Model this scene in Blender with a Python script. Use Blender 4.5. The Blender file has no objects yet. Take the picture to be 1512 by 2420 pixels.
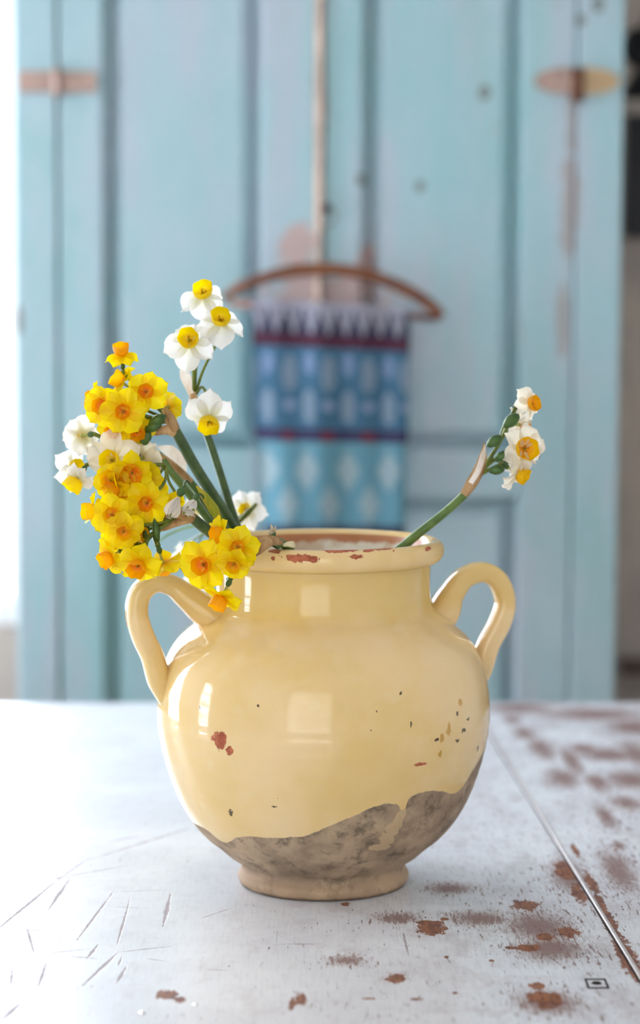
import bpy, bmesh, math, random
import numpy as np
from mathutils import Vector, Matrix, Quaternion
random.seed(7)
S = bpy.context.scene
COL = S.collection
PI = math.pi

# ------------------------------------------------------------------ camera
FPX = 5355.0                      # focal length in pixels of the 1512 x 2420 frame (85 mm on a 24 mm wide sensor)
CAMZ = 0.4205                     # camera height above the table top (table top is z = 0)
PITCH = math.atan(450.0 / FPX)
cam_d = bpy.data.cameras.new('camera')
cam = bpy.data.objects.new('camera', cam_d)
COL.objects.link(cam)
cam.location = (0, 0, CAMZ)
cam.rotation_euler = (PI / 2 - PITCH, 0, 0)
cam_d.sensor_fit = 'HORIZONTAL'
cam_d.sensor_width = 24.0
cam_d.lens = 24.0 * FPX / 1512.0
cam_d.clip_start = 0.02
cam_d.dof.use_dof = True
cam_d.dof.focus_distance = 1.575
cam_d.dof.aperture_fstop = 4.1
S.camera = cam

# ------------------------------------------------------------------ sky, exposure
S.view_settings.view_transform = 'Standard'
S.view_settings.look = 'None'
S.view_settings.gamma = 1.0
S.view_settings.use_curve_mapping = False
S.view_settings.exposure = 0.18
S.cycles.max_bounces = 8
S.cycles.diffuse_bounces = 4
S.cycles.glossy_bounces = 3
S.cycles.transparent_max_bounces = 8
W = bpy.data.worlds.new('overcast_sky')
S.world = W
W.use_nodes = True
wb = W.node_tree.nodes['Background']
wb.inputs[0].default_value = (0.89, 0.96, 1.06, 1)
wb.inputs[1].default_value = 12.5


def at(px, py, Y):
    """point at depth Y that the pixel (px, py) looks at"""
    x = (px - 756.0) / FPX
    y = -(py - 1210.0) / FPX
    c, s = math.cos(PITCH), math.sin(PITCH)
    d = Vector((x, c + y * s, -s + y * c))
    return Vector((0, 0, CAMZ)) + d * (Y / d.y)


def on_table(px, py):
    x = (px - 756.0) / FPX
    y = -(py - 1210.0) / FPX
    c, s = math.cos(PITCH), math.sin(PITCH)
    d = Vector((x, c + y * s, -s + y * c))
    return Vector((0, 0, CAMZ)) + d * (-CAMZ / d.z)


# ------------------------------------------------------------------ object helpers
def tag(o, label=None, cat=None, group=None, kind=None):
    if label: o['label'] = label
    if cat: o['category'] = cat
    if group: o['group'] = group
    if kind: o['kind'] = kind
    return o


def empty(name, loc=(0, 0, 0), label=None, cat=None, group=None):
    o = bpy.data.objects.new(name, None)
    COL.objects.link(o)
    o.empty_display_size = 0.02
    o.location = loc
    return tag(o, label, cat, group)


def link(name, me, parent=None, loc=None):
    o = bpy.data.objects.new(name, me)
    COL.objects.link(o)
    if parent is not None: o.parent = parent
    if loc is not None: o.location = loc
    return o


def mesh_from(name, verts, faces, mats, smooth=True, midx=None, uvs=None):
    me = bpy.data.meshes.new(name)
    me.from_pydata([tuple(v) for v in verts], [], faces)
    for m in (mats if isinstance(mats, (list, tuple)) else [mats]):
        me.materials.append(m)
    if smooth:
        me.polygons.foreach_set('use_smooth', [True] * len(me.polygons))
    if midx: me.polygons.foreach_set('material_index', midx)
    if uvs:
        ul = me.uv_layers.new(name='UVMap')
        for lp in me.loops:
            ul.data[lp.index].uv = uvs[lp.vertex_index]
    me.update()
    return me


def bm_obj(name, bm, mat, parent=None, smooth=False, loc=None):
    me = bpy.data.meshes.new(name)
    bmesh.ops.recalc_face_normals(bm, faces=bm.faces)
    bm.to_mesh(me)
    bm.free()
    for m in (mat if isinstance(mat, (list, tuple)) else [mat]):
        me.materials.append(m)
    if smooth:
        me.polygons.foreach_set('use_smooth', [True] * len(me.polygons))
    return link(name, me, parent, loc)


def box_bm(x0, x1, y0, y1, z0, z1, bev=0.0, seg=2):
    bm = bmesh.new()
    vs = [bm.verts.new((x, y, z)) for x in (x0, x1) for y in (y0, y1) for z in (z0, z1)]
    for f in ((0, 1, 3, 2), (4, 6, 7, 5), (0, 4, 5, 1), (2, 3, 7, 6), (0, 2, 6, 4), (1, 5, 7, 3)):
        bm.faces.new([vs[i] for i in f])
    bmesh.ops.recalc_face_normals(bm, faces=bm.faces)
    if bev > 0:
        bmesh.ops.bevel(bm, geom=bm.edges[:], offset=bev, segments=seg, profile=0.6, affect='EDGES')
    return bm


def box(name, x0, x1, y0, y1, z0, z1, mat, parent=None, bev=0.0, seg=2):
    return bm_obj(name, box_bm(x0, x1, y0, y1, z0, z1, bev, seg), mat, parent)


def catmull(pts, n=8):
    P = [Vector(p) for p in pts]
    if len(P) == 2:
        return [P[0].lerp(P[1], i / n) for i in range(n + 1)]
    P = [P[0] * 2 - P[1]] + P + [P[-1] * 2 - P[-2]]
    out = []
    for i in range(1, len(P) - 2):
        p0, p1, p2, p3 = P[i - 1:i + 3]
        for k in range(n):
            t = k / n
            out.append(0.5 * ((2 * p1) + (p2 - p0) * t + (2 * p0 - 5 * p1 + 4 * p2 - p3) * t * t
                              + (3 * p1 - p0 - 3 * p2 + p3) * t ** 3))
    out.append(P[-2].copy())
    return out


def interp(vals, t):
    """piecewise linear over an evenly spaced list"""
    if not isinstance(vals, (list, tuple)): return vals
    x = t * (len(vals) - 1)
    i = min(int(x), len(vals) - 2)
    return vals[i] + (vals[i + 1] - vals[i]) * (x - i)


def tube_geo(path, radii, seg=10, depth_ratio=1.0, cap=True, ref=Vector((0, 1, 0)), sq=1.0):
    """swept tube; the section's second axis lies near ref and is scaled by depth_ratio"""
    V, F = [], []
    n = len(path)
    for i, p in enumerate(path):
        t = (path[min(i + 1, n - 1)] - path[max(i - 1, 0)]).normalized()
        r_ = ref if abs(t.dot(ref)) < 0.95 else Vector((1, 0, 0))
        a = t.cross(r_).normalized()
        b = a.cross(t).normalized()
        r = interp(radii, i / (n - 1))
        for k in range(seg):
            w = 2 * PI * k / seg
            c, s = math.cos(w), math.sin(w)
            V.append(p + a * (r * math.copysign(abs(c) ** sq, c)) + b * (r * depth_ratio * math.copysign(abs(s) ** sq, s)))
    for i in range(n - 1):
        for k in range(seg):
            k2 = (k + 1) % seg
            F.append((i * seg + k, i * seg + k2, (i + 1) * seg + k2, (i + 1) * seg + k))
    if cap:
        V += [path[0], path[-1]]
        a, b = len(V) - 2, len(V) - 1
        for k in range(seg):
            k2 = (k + 1) % seg
            F.append((a, k2, k))
            F.append((b, (n - 1) * seg + k, (n - 1) * seg + k2))
    return V, F


def tube(name, path, radii, mat, parent=None, seg=10, depth_ratio=1.0, ref=Vector((0, 1, 0))):
    V, F = tube_geo(path, radii, seg, depth_ratio, True, ref)
    return link(name, mesh_from(name, V, F, mat), parent)


def lathe_geo(prof, seg=96, wob=None):
    V, F = [], []
    for (r, z) in prof:
        for k in range(seg):
            w = 2 * PI * k / seg
            rr = r * (1 + (wob(w, z) if wob else 0))
            V.append((rr * math.cos(w), rr * math.sin(w), z))
    for i in range(len(prof) - 1):
        for k in range(seg):
            k2 = (k + 1) % seg
            F.append((i * seg + k, i * seg + k2, (i + 1) * seg + k2, (i + 1) * seg + k))
    return V, F


# ------------------------------------------------------------------ material helpers
def lin(r, g, b):
    f = lambda c: (c / 255 / 12.92) if c / 255 <= 0.04045 else ((c / 255 + 0.055) / 1.055) ** 2.4
    return (f(r), f(g), f(b), 1.0)


class NT:
    def __init__(self, name):
        self.m = bpy.data.materials.new(name)
        self.m.use_nodes = True
        self.t = self.m.node_tree
        self.n = self.t.nodes
        self.b = self.n['Principled BSDF']
        self.out = self.n['Material Output']
        self._tc = None

    def link(self, a, b):
        self.t.links.new(a, b)

    def put(self, sock, v):
        if isinstance(v, bpy.types.NodeSocket): self.link(v, sock)
        else: sock.default_value = v

    def obj(self):
        if self._tc is None: self._tc = self.n.new('ShaderNodeTexCoord')
        return self._tc.outputs['Object']

    def uv(self):
        if self._tc is None: self._tc = self.n.new('ShaderNodeTexCoord')
        return self._tc.outputs['UV']

    def math(self, op, a, b=0.0, c=0.0, clamp=False):
        x = self.n.new('ShaderNodeMath')
        x.operation = op
        x.use_clamp = clamp
        self.put(x.inputs[0], a); self.put(x.inputs[1], b); self.put(x.inputs[2], c)
        return x.outputs[0]

    def vmath(self, op, a, b=None, scale=None):
        x = self.n.new('ShaderNodeVectorMath')
        x.operation = op
        self.put(x.inputs[0], a)
        if b is not None: self.put(x.inputs[1], b)
        if scale is not None: self.put(x.inputs[3], scale)
        return x.outputs['Value'] if op in ('LENGTH', 'DOT_PRODUCT', 'DISTANCE') else x.outputs[0]

    def vchain(self, acc, coord):
        """coord, made to depend on acc so that the shader is evaluated one patch after the other"""
        x = self.n.new('ShaderNodeVectorMath')
        x.operation = 'MULTIPLY_ADD'
        self.link(acc, x.inputs[0])
        x.inputs[1].default_value = (1e-9, 1e-9, 0)
        self.link(coord, x.inputs[2])
        return x.outputs[0]

    def noise(self, scale, detail=4, rough=0.55, vec=None, stretch=None, dist=0.0):
        x = self.n.new('ShaderNodeTexNoise')
        v = vec if vec is not None else self.obj()
        if stretch: v = self.vmath('MULTIPLY', v, stretch)
        self.link(v, x.inputs['Vector'])
        x.inputs['Scale'].default_value = scale
        x.inputs['Detail'].default_value = detail
        x.inputs['Roughness'].default_value = rough
        x.inputs['Distortion'].default_value = dist
        return x.outputs[0]

    def ramp(self, fac, lo, hi):
        x = self.n.new('ShaderNodeMapRange')
        x.interpolation_type = 'SMOOTHSTEP'
        self.put(x.inputs[0], fac)
        self.put(x.inputs[1], lo); self.put(x.inputs[2], hi)
        return x.outputs[0]

    def mix(self, fac, a, b):
        x = self.n.new('ShaderNodeMix')
        x.data_type = 'RGBA'
        self.put(x.inputs[0], fac)
        self.put(x.inputs[6], a); self.put(x.inputs[7], b)
        return x.outputs[2]

    def mixf(self, fac, a, b):
        x = self.n.new('ShaderNodeMix')
        x.data_type = 'FLOAT'
        self.put(x.inputs[0], fac)
        self.put(x.inputs[2], a); self.put(x.inputs[3], b)
        return x.outputs[0]

    def sep(self, v):
        x = self.n.new('ShaderNodeSeparateXYZ')
        self.link(v, x.inputs[0])
        return x.outputs

    def comb(self, a, b, c):
        x = self.n.new('ShaderNodeCombineXYZ')
        for i, v in enumerate((a, b, c)): self.put(x.inputs[i], v)
        return x.outputs[0]

    def bump(self, h, strength=0.3, dist=0.001):
        x = self.n.new('ShaderNodeBump')
        x.inputs['Strength'].default_value = strength
        x.inputs['Distance'].default_value = dist
        self.put(x.inputs['Height'], h)
        self.link(x.outputs[0], self.b.inputs['Normal'])

    def curve(self, v, pts):
        x = self.n.new('ShaderNodeFloatCurve')
        c = x.mapping.curves[0]
        while len(c.points) < len(pts): c.points.new(0.5, 0.5)
        for p, (a, b) in zip(c.points, pts):
            p.location = (a, b)
            p.handle_type = 'AUTO'
        x.mapping.use_clip = False
        x.mapping.update()
        self.put(x.inputs['Value'], v)
        return x.outputs[0]

    def set(self, color=None, rough=None, metal=None, **kw):
        if color is not None: self.put(self.b.inputs['Base Color'], color)
        if rough is not None: self.put(self.b.inputs['Roughness'], rough)
        if metal is not None: self.put(self.b.inputs['Metallic'], metal)
        for k, v in kw.items(): self.put(self.b.inputs[k], v)
        return self.m


def plain(name, col, rough=0.6, metal=0.0, var=0.12, scale=40):
    t = NT(name)
    f = t.ramp(t.noise(scale), 0.3, 0.7)
    dark = tuple(c * (1 - var) for c in col[:3]) + (1,)
    light = tuple(min(1, c * (1 + var)) for c in col[:3]) + (1,)
    return t.set(t.mix(f, dark, light), rough, metal)


# ---- room
M_white = plain('white_plaster', lin(238, 236, 232), 0.9, var=0.04, scale=6)
M_ceil = plain('ceiling_paint', lin(240, 238, 234), 0.9, var=0.03, scale=4)
M_frame = plain('white_gloss_paint', lin(236, 238, 238), 0.4, var=0.03, scale=9)


def m_stone_wall():
    t = NT('grey_brown_limewash')
    f = t.ramp(t.noise(5.0, 5), 0.35, 0.68)
    c = t.mix(f, lin(166, 156, 150), lin(190, 176, 164))
    return t.set(c, 0.95)


M_backwall = m_stone_wall()


def m_floor():
    t = NT('worn_floorboards')
    f = t.noise(6, 6, 0.6, stretch=(8, 1, 1))
    c = t.mix(t.ramp(f, 0.3, 0.7), lin(126, 100, 78), lin(168, 140, 112))
    return t.set(c, 0.55)


M_floor = m_floor()


def m_glass():
    t = NT('window_glass')
    n = t.n
    tr = n.new('ShaderNodeBsdfTransparent')
    gl = n.new('ShaderNodeBsdfGlossy')
    gl.inputs['Roughness'].default_value = 0.02
    fr = n.new('ShaderNodeFresnel')
    fr.inputs['IOR'].default_value = 1.45
    mx = n.new('ShaderNodeMixShader')
    t.link(fr.outputs[0], mx.inputs[0])
    t.link(tr.outputs[0], mx.inputs[1])
    t.link(gl.outputs[0], mx.inputs[2])
    t.link(mx.outputs[0], t.out.inputs[0])
    return t.m


M_glass = m_glass()


# ================================================================== ROOM
FZ = -0.75
RX0, RX1, RY0, RY1, CZ = -1.55, 1.75, -1.5, 3.62, 1.85


def wall(name, axis, pos, a0, a1, thick, holes, mat):
    """one connected wall slab with rectangular openings; axis 'x' runs along X at y = pos, axis 'y' along Y at x = pos"""
    us = sorted(set([a0, a1] + [v for h in holes for v in h[:2]]))
    zs = sorted(set([FZ, CZ] + [v for h in holes for v in h[2:]]))
    bm = bmesh.new()
    vm = {}

    def gv(u, z):
        k = (round(u, 5), round(z, 5))
        if k not in vm: vm[k] = bm.verts.new((u, pos, z) if axis == 'x' else (pos, u, z))
        return vm[k]
    for i in range(len(us) - 1):
        for j in range(len(zs) - 1):
            cu, cz = (us[i] + us[i + 1]) / 2, (zs[j] + zs[j + 1]) / 2
            if any(h[0] < cu < h[1] and h[2] < cz < h[3] for h in holes): continue
            bm.faces.new([gv(us[i], zs[j]), gv(us[i + 1], zs[j]), gv(us[i + 1], zs[j + 1]), gv(us[i], zs[j + 1])])
    r = bmesh.ops.extrude_face_region(bm, geom=bm.faces[:])
    d = Vector((0, thick, 0)) if axis == 'x' else Vector((thick, 0, 0))
    bmesh.ops.translate(bm, vec=d, verts=[g for g in r['geom'] if isinstance(g, bmesh.types.BMVert)])
    return tag(bm_obj(name, bm, mat), kind='structure')


W_BACK = (-1.40, -0.46, -0.075, 1.55)
W_LEFT = (2.35, 3.45, -0.45, 1.50)
W_SLIM = (1.42, 1.74, -0.16, 0.62)
W_FRONT = (-1.40, 0.35, -0.45, 1.60)
wall('wall_back', 'x', RY1, RX0 - 0.15, RX1 + 0.15, 0.18, [W_BACK], M_backwall)
wall('wall_left', 'y', RX0, RY0 - 0.15, RY1, -0.18, [W_LEFT, W_SLIM], M_white)
wall('wall_right', 'y', RX1, RY0 - 0.15, RY1, 0.18, [], M_white)
wall('wall_front', 'x', RY0, RX0, RX1, -0.18, [W_FRONT], M_white)
tag(box('floor', RX0 - 0.2, RX1 + 0.2, RY0 - 0.2, RY1 + 0.2, FZ - 0.1, FZ, M_floor), kind='structure')
tag(box('ceiling', RX0 - 0.2, RX1 + 0.2, RY0 - 0.2, RY1 + 0.2, CZ, CZ + 0.1, M_ceil), kind='structure')


def window(name, axis, pos, out, h, nu, nz):
    """casement window: frame bars, glazing bars and panes in the opening h = (u0, u1, z0, z1)"""
    u0, u1, z0, z1 = h
    e = empty(name)
    tag(e, kind='structure')
    f = 0.045
    p0, p1 = pos + out * 0.05, pos + out * 0.11

    def bar(nm, a0, a1, c0, c1, mat, d0=p0, d1=p1, bev=0.004):
        lo, hi = min(d0, d1), max(d0, d1)
        if axis == 'x': return box(nm, a0, a1, lo, hi, c0, c1, mat, e, bev)
        return box(nm, lo, hi, a0, a1, c0, c1, mat, e, bev)
    bar('jamb', u0, u0 + f, z0, z1, M_frame)
    bar('jamb', u1 - f, u1, z0, z1, M_frame)
    bar('head', u0 + f, u1 - f, z1 - f, z1, M_frame)
    bar('sill', u0 + f, u1 - f, z0, z0 + f, M_frame)
    U = [u0 + f + (u1 - u0 - 2 * f) * i / nu for i in range(nu + 1)]
    Z = [z0 + f + (z1 - z0 - 2 * f) * i / nz for i in range(nz + 1)]
    g = 0.011
    for u in U[1:-1]: bar('glazing_bar', u - g, u + g, Z[0], Z[-1], M_frame)
    for i in range(nu):
        for z in Z[1:-1]: bar('glazing_bar', U[i] + g, U[i + 1] - g, z - g, z + g, M_frame)
        for j in range(nz):
            bar('pane', U[i], U[i + 1], Z[j], Z[j + 1], M_glass, pos + out * 0.078, pos + out * 0.081, 0)
    # sky portal: guides sampling of the sky through this opening, gives no light itself
    ld = bpy.data.lights.new('sky_portal', 'AREA')
    ld.shape = 'RECTANGLE'
    ld.size, ld.size_y = (u1 - u0), (z1 - z0)
    ld.cycles.is_portal = True
    lo = bpy.data.objects.new('sky_portal', ld)
    COL.objects.link(lo)
    cu, cz = (u0 + u1) / 2, (z0 + z1) / 2
    P = (cu, pos + out * 0.16, cz) if axis == 'x' else (pos + out * 0.16, cu, cz)
    lo.location = P
    dirn = Vector((0, -out, 0)) if axis == 'x' else Vector((-out, 0, 0))
    lo.rotation_euler = dirn.to_track_quat('-Z', 'Y').to_euler()
    return e


window('window_1', 'x', RY1, 1, W_BACK, 2, 3)
window('window_2', 'y', RX0, -1, W_LEFT, 2, 3)
window('window_3', 'y', RX0, -1, W_SLIM, 1, 4)
w4 = window('fill_window', 'x', RY0, -1, W_FRONT, 3, 3)  # unseen window behind the camera, put in for soft front fill
V, F = [], []
for i in range(121):
    u = W_FRONT[0] - .08 + (W_FRONT[1] - W_FRONT[0] + .16) * i / 120
    for z in (W_FRONT[2] - .08, W_FRONT[3] + .1): V.append((u, RY0 + 0.05 + 0.025 * math.sin(i * .9), z))
F = [(2 * i, 2 * i + 2, 2 * i + 3, 2 * i + 1) for i in range(120)]


def m_sheer():
    t = NT('sheer_fill_curtain')
    t.set(lin(244, 240, 232), 0.9)
    tl = t.n.new('ShaderNodeBsdfTranslucent')
    tl.inputs[0].default_value = lin(246, 240, 230)
    mx = t.n.new('ShaderNodeMixShader')
    mx.inputs[0].default_value = 0.55
    t.link(t.b.outputs[0], mx.inputs[1])
    t.link(tl.outputs[0], mx.inputs[2])
    t.link(mx.outputs[0], t.out.inputs[0])
    return t.m


link('fill_curtain', mesh_from('fill_curtain', V, F, m_sheer()), w4)  # unseen sheer added to spread and dim the light from behind the camera


# ================================================================== TABLE
def blob_mask(t, coord, blobs, ns, amp):
    """ragged patches of bare material: list of (x, y, rx, ry) in the given 2-D coordinate; returns 0..1"""
    acc = None
    for (x, y, rx, ry) in blobs:
        cc = coord if acc is None else t.vchain(acc, coord)
        d = t.vmath('SUBTRACT', cc, (x, y, 0))
        d = t.vmath('MULTIPLY', d, (1 / rx, 1 / ry, 0))
        l = t.vmath('LENGTH', d)
        acc = l if acc is None else t.math('MINIMUM', acc, l)
    v = t.math('ADD', acc, t.math('MULTIPLY', t.math('SUBTRACT', ns, 0.5), amp))
    return t.math('SUBTRACT', 1.0, t.ramp(v, 0.9, 1.0))


def tb(px, py, rx, ry):
    """patch on the table given by its place and half-size in pixels -> world ellipse"""
    c = on_table(px, py)
    return (c.x, c.y, rx / FPX * c.y, c.y * c.y * ry / (CAMZ * FPX))


def ts(x0, y0, x1, y1, w=0.0007):
    a, b = on_table(x0, y0), on_table(x1, y1)
    return (a.x, a.y, b.x, b.y, w)


BLOBS = [tb(1020, 2195, 36, 17), tb(1240, 2140, 34, 15), tb(1343, 2205, 30, 16), tb(940, 2312, 34, 11), tb(1290, 2362, 42, 22),
         tb(395, 2352, 30, 13), tb(425, 2362, 14, 9), tb(712, 2362, 16, 16), tb(690, 2372, 9, 14), tb(815, 2136, 11, 5), tb(1335, 2055, 26, 26), tb(1368, 2110, 18, 26),
         tb(1050, 2172, 10, 4), tb(1398, 2090, 12, 30), tb(1440, 2180, 18, 50), tb(1480, 2260, 24, 60), tb(1420, 2140, 12, 30),
         tb(985, 2361, 14, 4), tb(1075, 2347, 10, 4), tb(1245, 2240, 40, 8), tb(1290, 2215, 24, 10), tb(1210, 2240, 16, 4), tb(1265, 2330, 24, 8),
         tb(1055, 2262, 6, 4), tb(1010, 2180, 40, 5), tb(1160, 2270, 8, 3), tb(1360, 2012, 8, 20), tb(870, 2360, 16, 3), tb(1455, 2010, 5, 3)]
# broad rubbed areas on the flap, where the brown ground shows through softly
RUBS = [tb(1330, 1840, 44, 26), tb(1280, 1770, 34, 30), tb(1240, 1735, 30, 18), tb(1440, 1785, 80, 18), tb(1490, 1845, 60, 24), tb(1380, 1770, 40, 12),
        tb(1230, 1674, 90, 15), tb(1400, 1690, 150, 16), tb(1500, 1720, 70, 20), tb(1210, 1700, 26, 12), tb(1430, 1930, 22, 30), tb(1462, 2000, 16, 12),
        tb(1270, 2190, 90, 40), tb(1300, 2240, 90, 30), tb(1290, 2370, 80, 34), tb(1345, 2070, 46, 40), tb(1060, 2100, 60, 14), tb(1410, 1850, 30, 22), tb(1130, 2170, 80, 20),
        tb(940, 2170, 60, 14), tb(820, 2270, 50, 14), tb(1480, 1900, 40, 20), tb(1500, 1780, 40, 30), tb(1460, 2060, 40, 50), tb(1350, 1800, 24, 40)]
SCR = [ts(0, 2192, 130, 2085, .0013), ts(130, 2085, 215, 2025, .0009), ts(0, 2082, 258, 2071, .0008), ts(40, 2092, 330, 2040, .0009),
       ts(115, 2150, 165, 2078, .0013), ts(180, 2225, 270, 2105, .0010), ts(270, 2255, 312, 2110, .0008), ts(385, 2190, 403, 2112, .0016),
       ts(255, 2142, 350, 2147, .0006), ts(270, 2108, 400, 2102, .0006), ts(280, 2250, 408, 2236, .0010), ts(195, 2330, 280, 2250, .0014),
       ts(100, 2254, 235, 2240, .0007), ts(65, 2195, 80, 2250, .0009), ts(0, 2280, 110, 2268, .0007), ts(165, 2260, 235, 2266, .0009),
       ts(0, 2415, 50, 2370, .0016), ts(275, 2325, 300, 2283, .0012), ts(470, 2172, 555, 2143, .0006), ts(655, 2231, 760, 2231, .0008),
       ts(0, 2022, 60, 2006, .0014), ts(0, 2000, 55, 1965, .0014), ts(200, 2035, 445, 1958, .0014), ts(0, 2060, 40, 2010, .0009),
       ts(953, 2205, 965, 2260, .0010), ts(655, 2180, 655, 2232, .0005), ts(345, 2265, 395, 2272, .0008), ts(0, 2104, 130, 2103, .0008),
       ts(205, 2266, 232, 2232, .0011), ts(1290, 2255, 1330, 2285, .0009), ts(0, 2125, 110, 2126, .0007), ts(20, 2130, 95, 2132, .0006), ts(0, 2155, 90, 2160, .0005),
       ts(40, 1990, 180, 1962, .0012), ts(60, 2050, 150, 2015, .0009), ts(280, 2282, 288, 2262, .0010), ts(0, 2200, 120, 2198, .0006), ts(480, 2290, 540, 2294, .0008),
       ts(1056, 2262, 1064, 2280, .0009), ts(1390, 2230, 1410, 2255, .0012), ts(90, 2335, 110, 2275, .0010), ts(25, 2330, 30, 2290, .0009), ts(255, 1990, 330, 1975, .0010)]


def m_table():
    t = NT('worn_white_paint_on_wood')
    xyz = t.sep(t.obj())

    def attr(n):
        a = t.n.new('ShaderNodeAttribute')
        a.attribute_name = n
        return a.outputs['Fac']
    mid = t.noise(60, 4, 0.6)
    big = t.noise(7, 4, 0.6)
    grain = t.noise(150, 5, 0.75, stretch=(2.2, 0.30, 1))       # fibres run along the table
    ragged = t.noise(120, 6, 0.8, stretch=(1.3, 0.5, 1))
    side = t.ramp(xyz[0], -0.22, 0.24)
    blob = t.math('ADD', attr('chip'), t.math('MULTIPLY', t.math('SUBTRACT', ragged, 0.5), 3.2))
    bare1 = t.math('SUBTRACT', 1.0, t.ramp(blob, 0.88, 1.0))
    rub = t.math('ADD', attr('rub'), t.math('MULTIPLY', t.math('SUBTRACT', grain, 0.5), 4.2))
    rub_f = t.math('MULTIPLY', t.math('SUBTRACT', 1.0, t.ramp(rub, 0.3, 1.3)), 0.86)
    near = t.math('SUBTRACT', 1.0, t.ramp(attr('rub'), 0.6, 2.6))
    fl_v = t.math('ADD', grain, t.math('ADD', t.math('MULTIPLY', big, 0.22), t.math('ADD', t.math('MULTIPLY', side, 0.060), t.math('MULTIPLY', near, 0.05))))
    bare2 = t.ramp(fl_v, 0.765, 0.80)
    scr = t.math('ADD', attr('scratch'), t.math('MULTIPLY', t.math('SUBTRACT', ragged, 0.5), 3.4))
    scm = t.math('SUBTRACT', 1.0, t.ramp(scr, 0.5, 1.25))
    wood = t.mix(t.ramp(grain, 0.4, 0.6), lin(116, 64, 40), lin(160, 100, 62))
    wood = t.mix(t.ramp(mid, 0.5, 0.66), wood, lin(108, 62, 52))
    paint = t.mix(t.ramp(big, 0.38, 0.64), lin(242, 245, 252), lin(232, 234, 242))
    paint = t.mix(t.math('MULTIPLY', t.ramp(mid, 0.5, 0.72), t.mixf(side, 0.25, 0.6)), paint, lin(222, 218, 226))
    thin = t.ramp(t.math('ADD', t.noise(30, 5, 0.7, stretch=(1, 0.45, 1)), t.math('MULTIPLY', side, 0.09)), 0.54, 0.76)
    paint = t.mix(t.math('MULTIPLY', thin, t.mixf(side, 0.16, 0.38)), paint, lin(170, 150, 152))
    brush = t.ramp(t.noise(260, 3, 0.6, stretch=(2.0, 0.12, 1)), 0.45, 0.7)
    paint = t.mix(t.math('MULTIPLY', brush, t.mixf(side, 0.07, 0.2)), paint, lin(150, 146, 156))
    col = t.mix(rub_f, paint, lin(132, 94, 84))
    col = t.mix(t.math('MULTIPLY', bare2, 0.8), col, lin(112, 68, 54))
    col = t.mix(t.math('MULTIPLY', scm, 0.62), col, lin(120, 84, 92))
    col = t.mix(t.math('MULTIPLY', bare1, 0.95), col, wood)
    worn = t.math('MAXIMUM', t.math('MAXIMUM', bare1, t.math('MULTIPLY', bare2, 0.7)), scm)
    t.bump(t.math('SUBTRACT', t.math('MULTIPLY', grain, 0.15), worn), 0.35, 0.0008)
    rg = t.math('ADD', t.mixf(t.math('MAXIMUM', worn, rub_f), 0.27, 0.6), t.math('MULTIPLY', mid, 0.14))
    return t.set(col, rg)


M_table = m_table()
M_under = plain('table_underframe_paint', lin(196, 192, 190), 0.6, var=0.1, scale=20)
M_edge_shine = plain('pale_highlight_edge', lin(222, 214, 214), 0.3, 0.25, 0.1, 80)
M_dark = plain('dark_iron', lin(40, 34, 32), 0.6, 0.4, 0.2, 90)

table = empty('table', (0, 1.5, 0), 'old wooden table with scratched worn white paint under the cream pot', 'table')


JA, JB = on_table(1160, 1735), on_table(1512, 2310)


def joint_x(y): return JA.x + (JA.y - y) / (JA.y - JB.y) * (JB.x - JA.x)


def ell(X, Y, L):
    d = np.full(X.shape, 9.0)
    for (x, y, rx, ry) in L:
        d = np.minimum(d, np.hypot((X - x) / rx, (Y - y) / ry))
    return d


def seg(X, Y, L):
    d = np.full(X.shape, 9.0)
    for (ax, ay, bx, by, w) in L:
        dx, dy = bx - ax, by - ay
        h = np.clip(((X - ax) * dx + (Y - ay) * dy) / (dx * dx + dy * dy), 0, 1)
        d = np.minimum(d, np.hypot(X - ax - h * dx, Y - ay - h * dy) / (w * (0.45 + 0.75 * (1 - np.abs(2 * h - 1)))))
    return d


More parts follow.
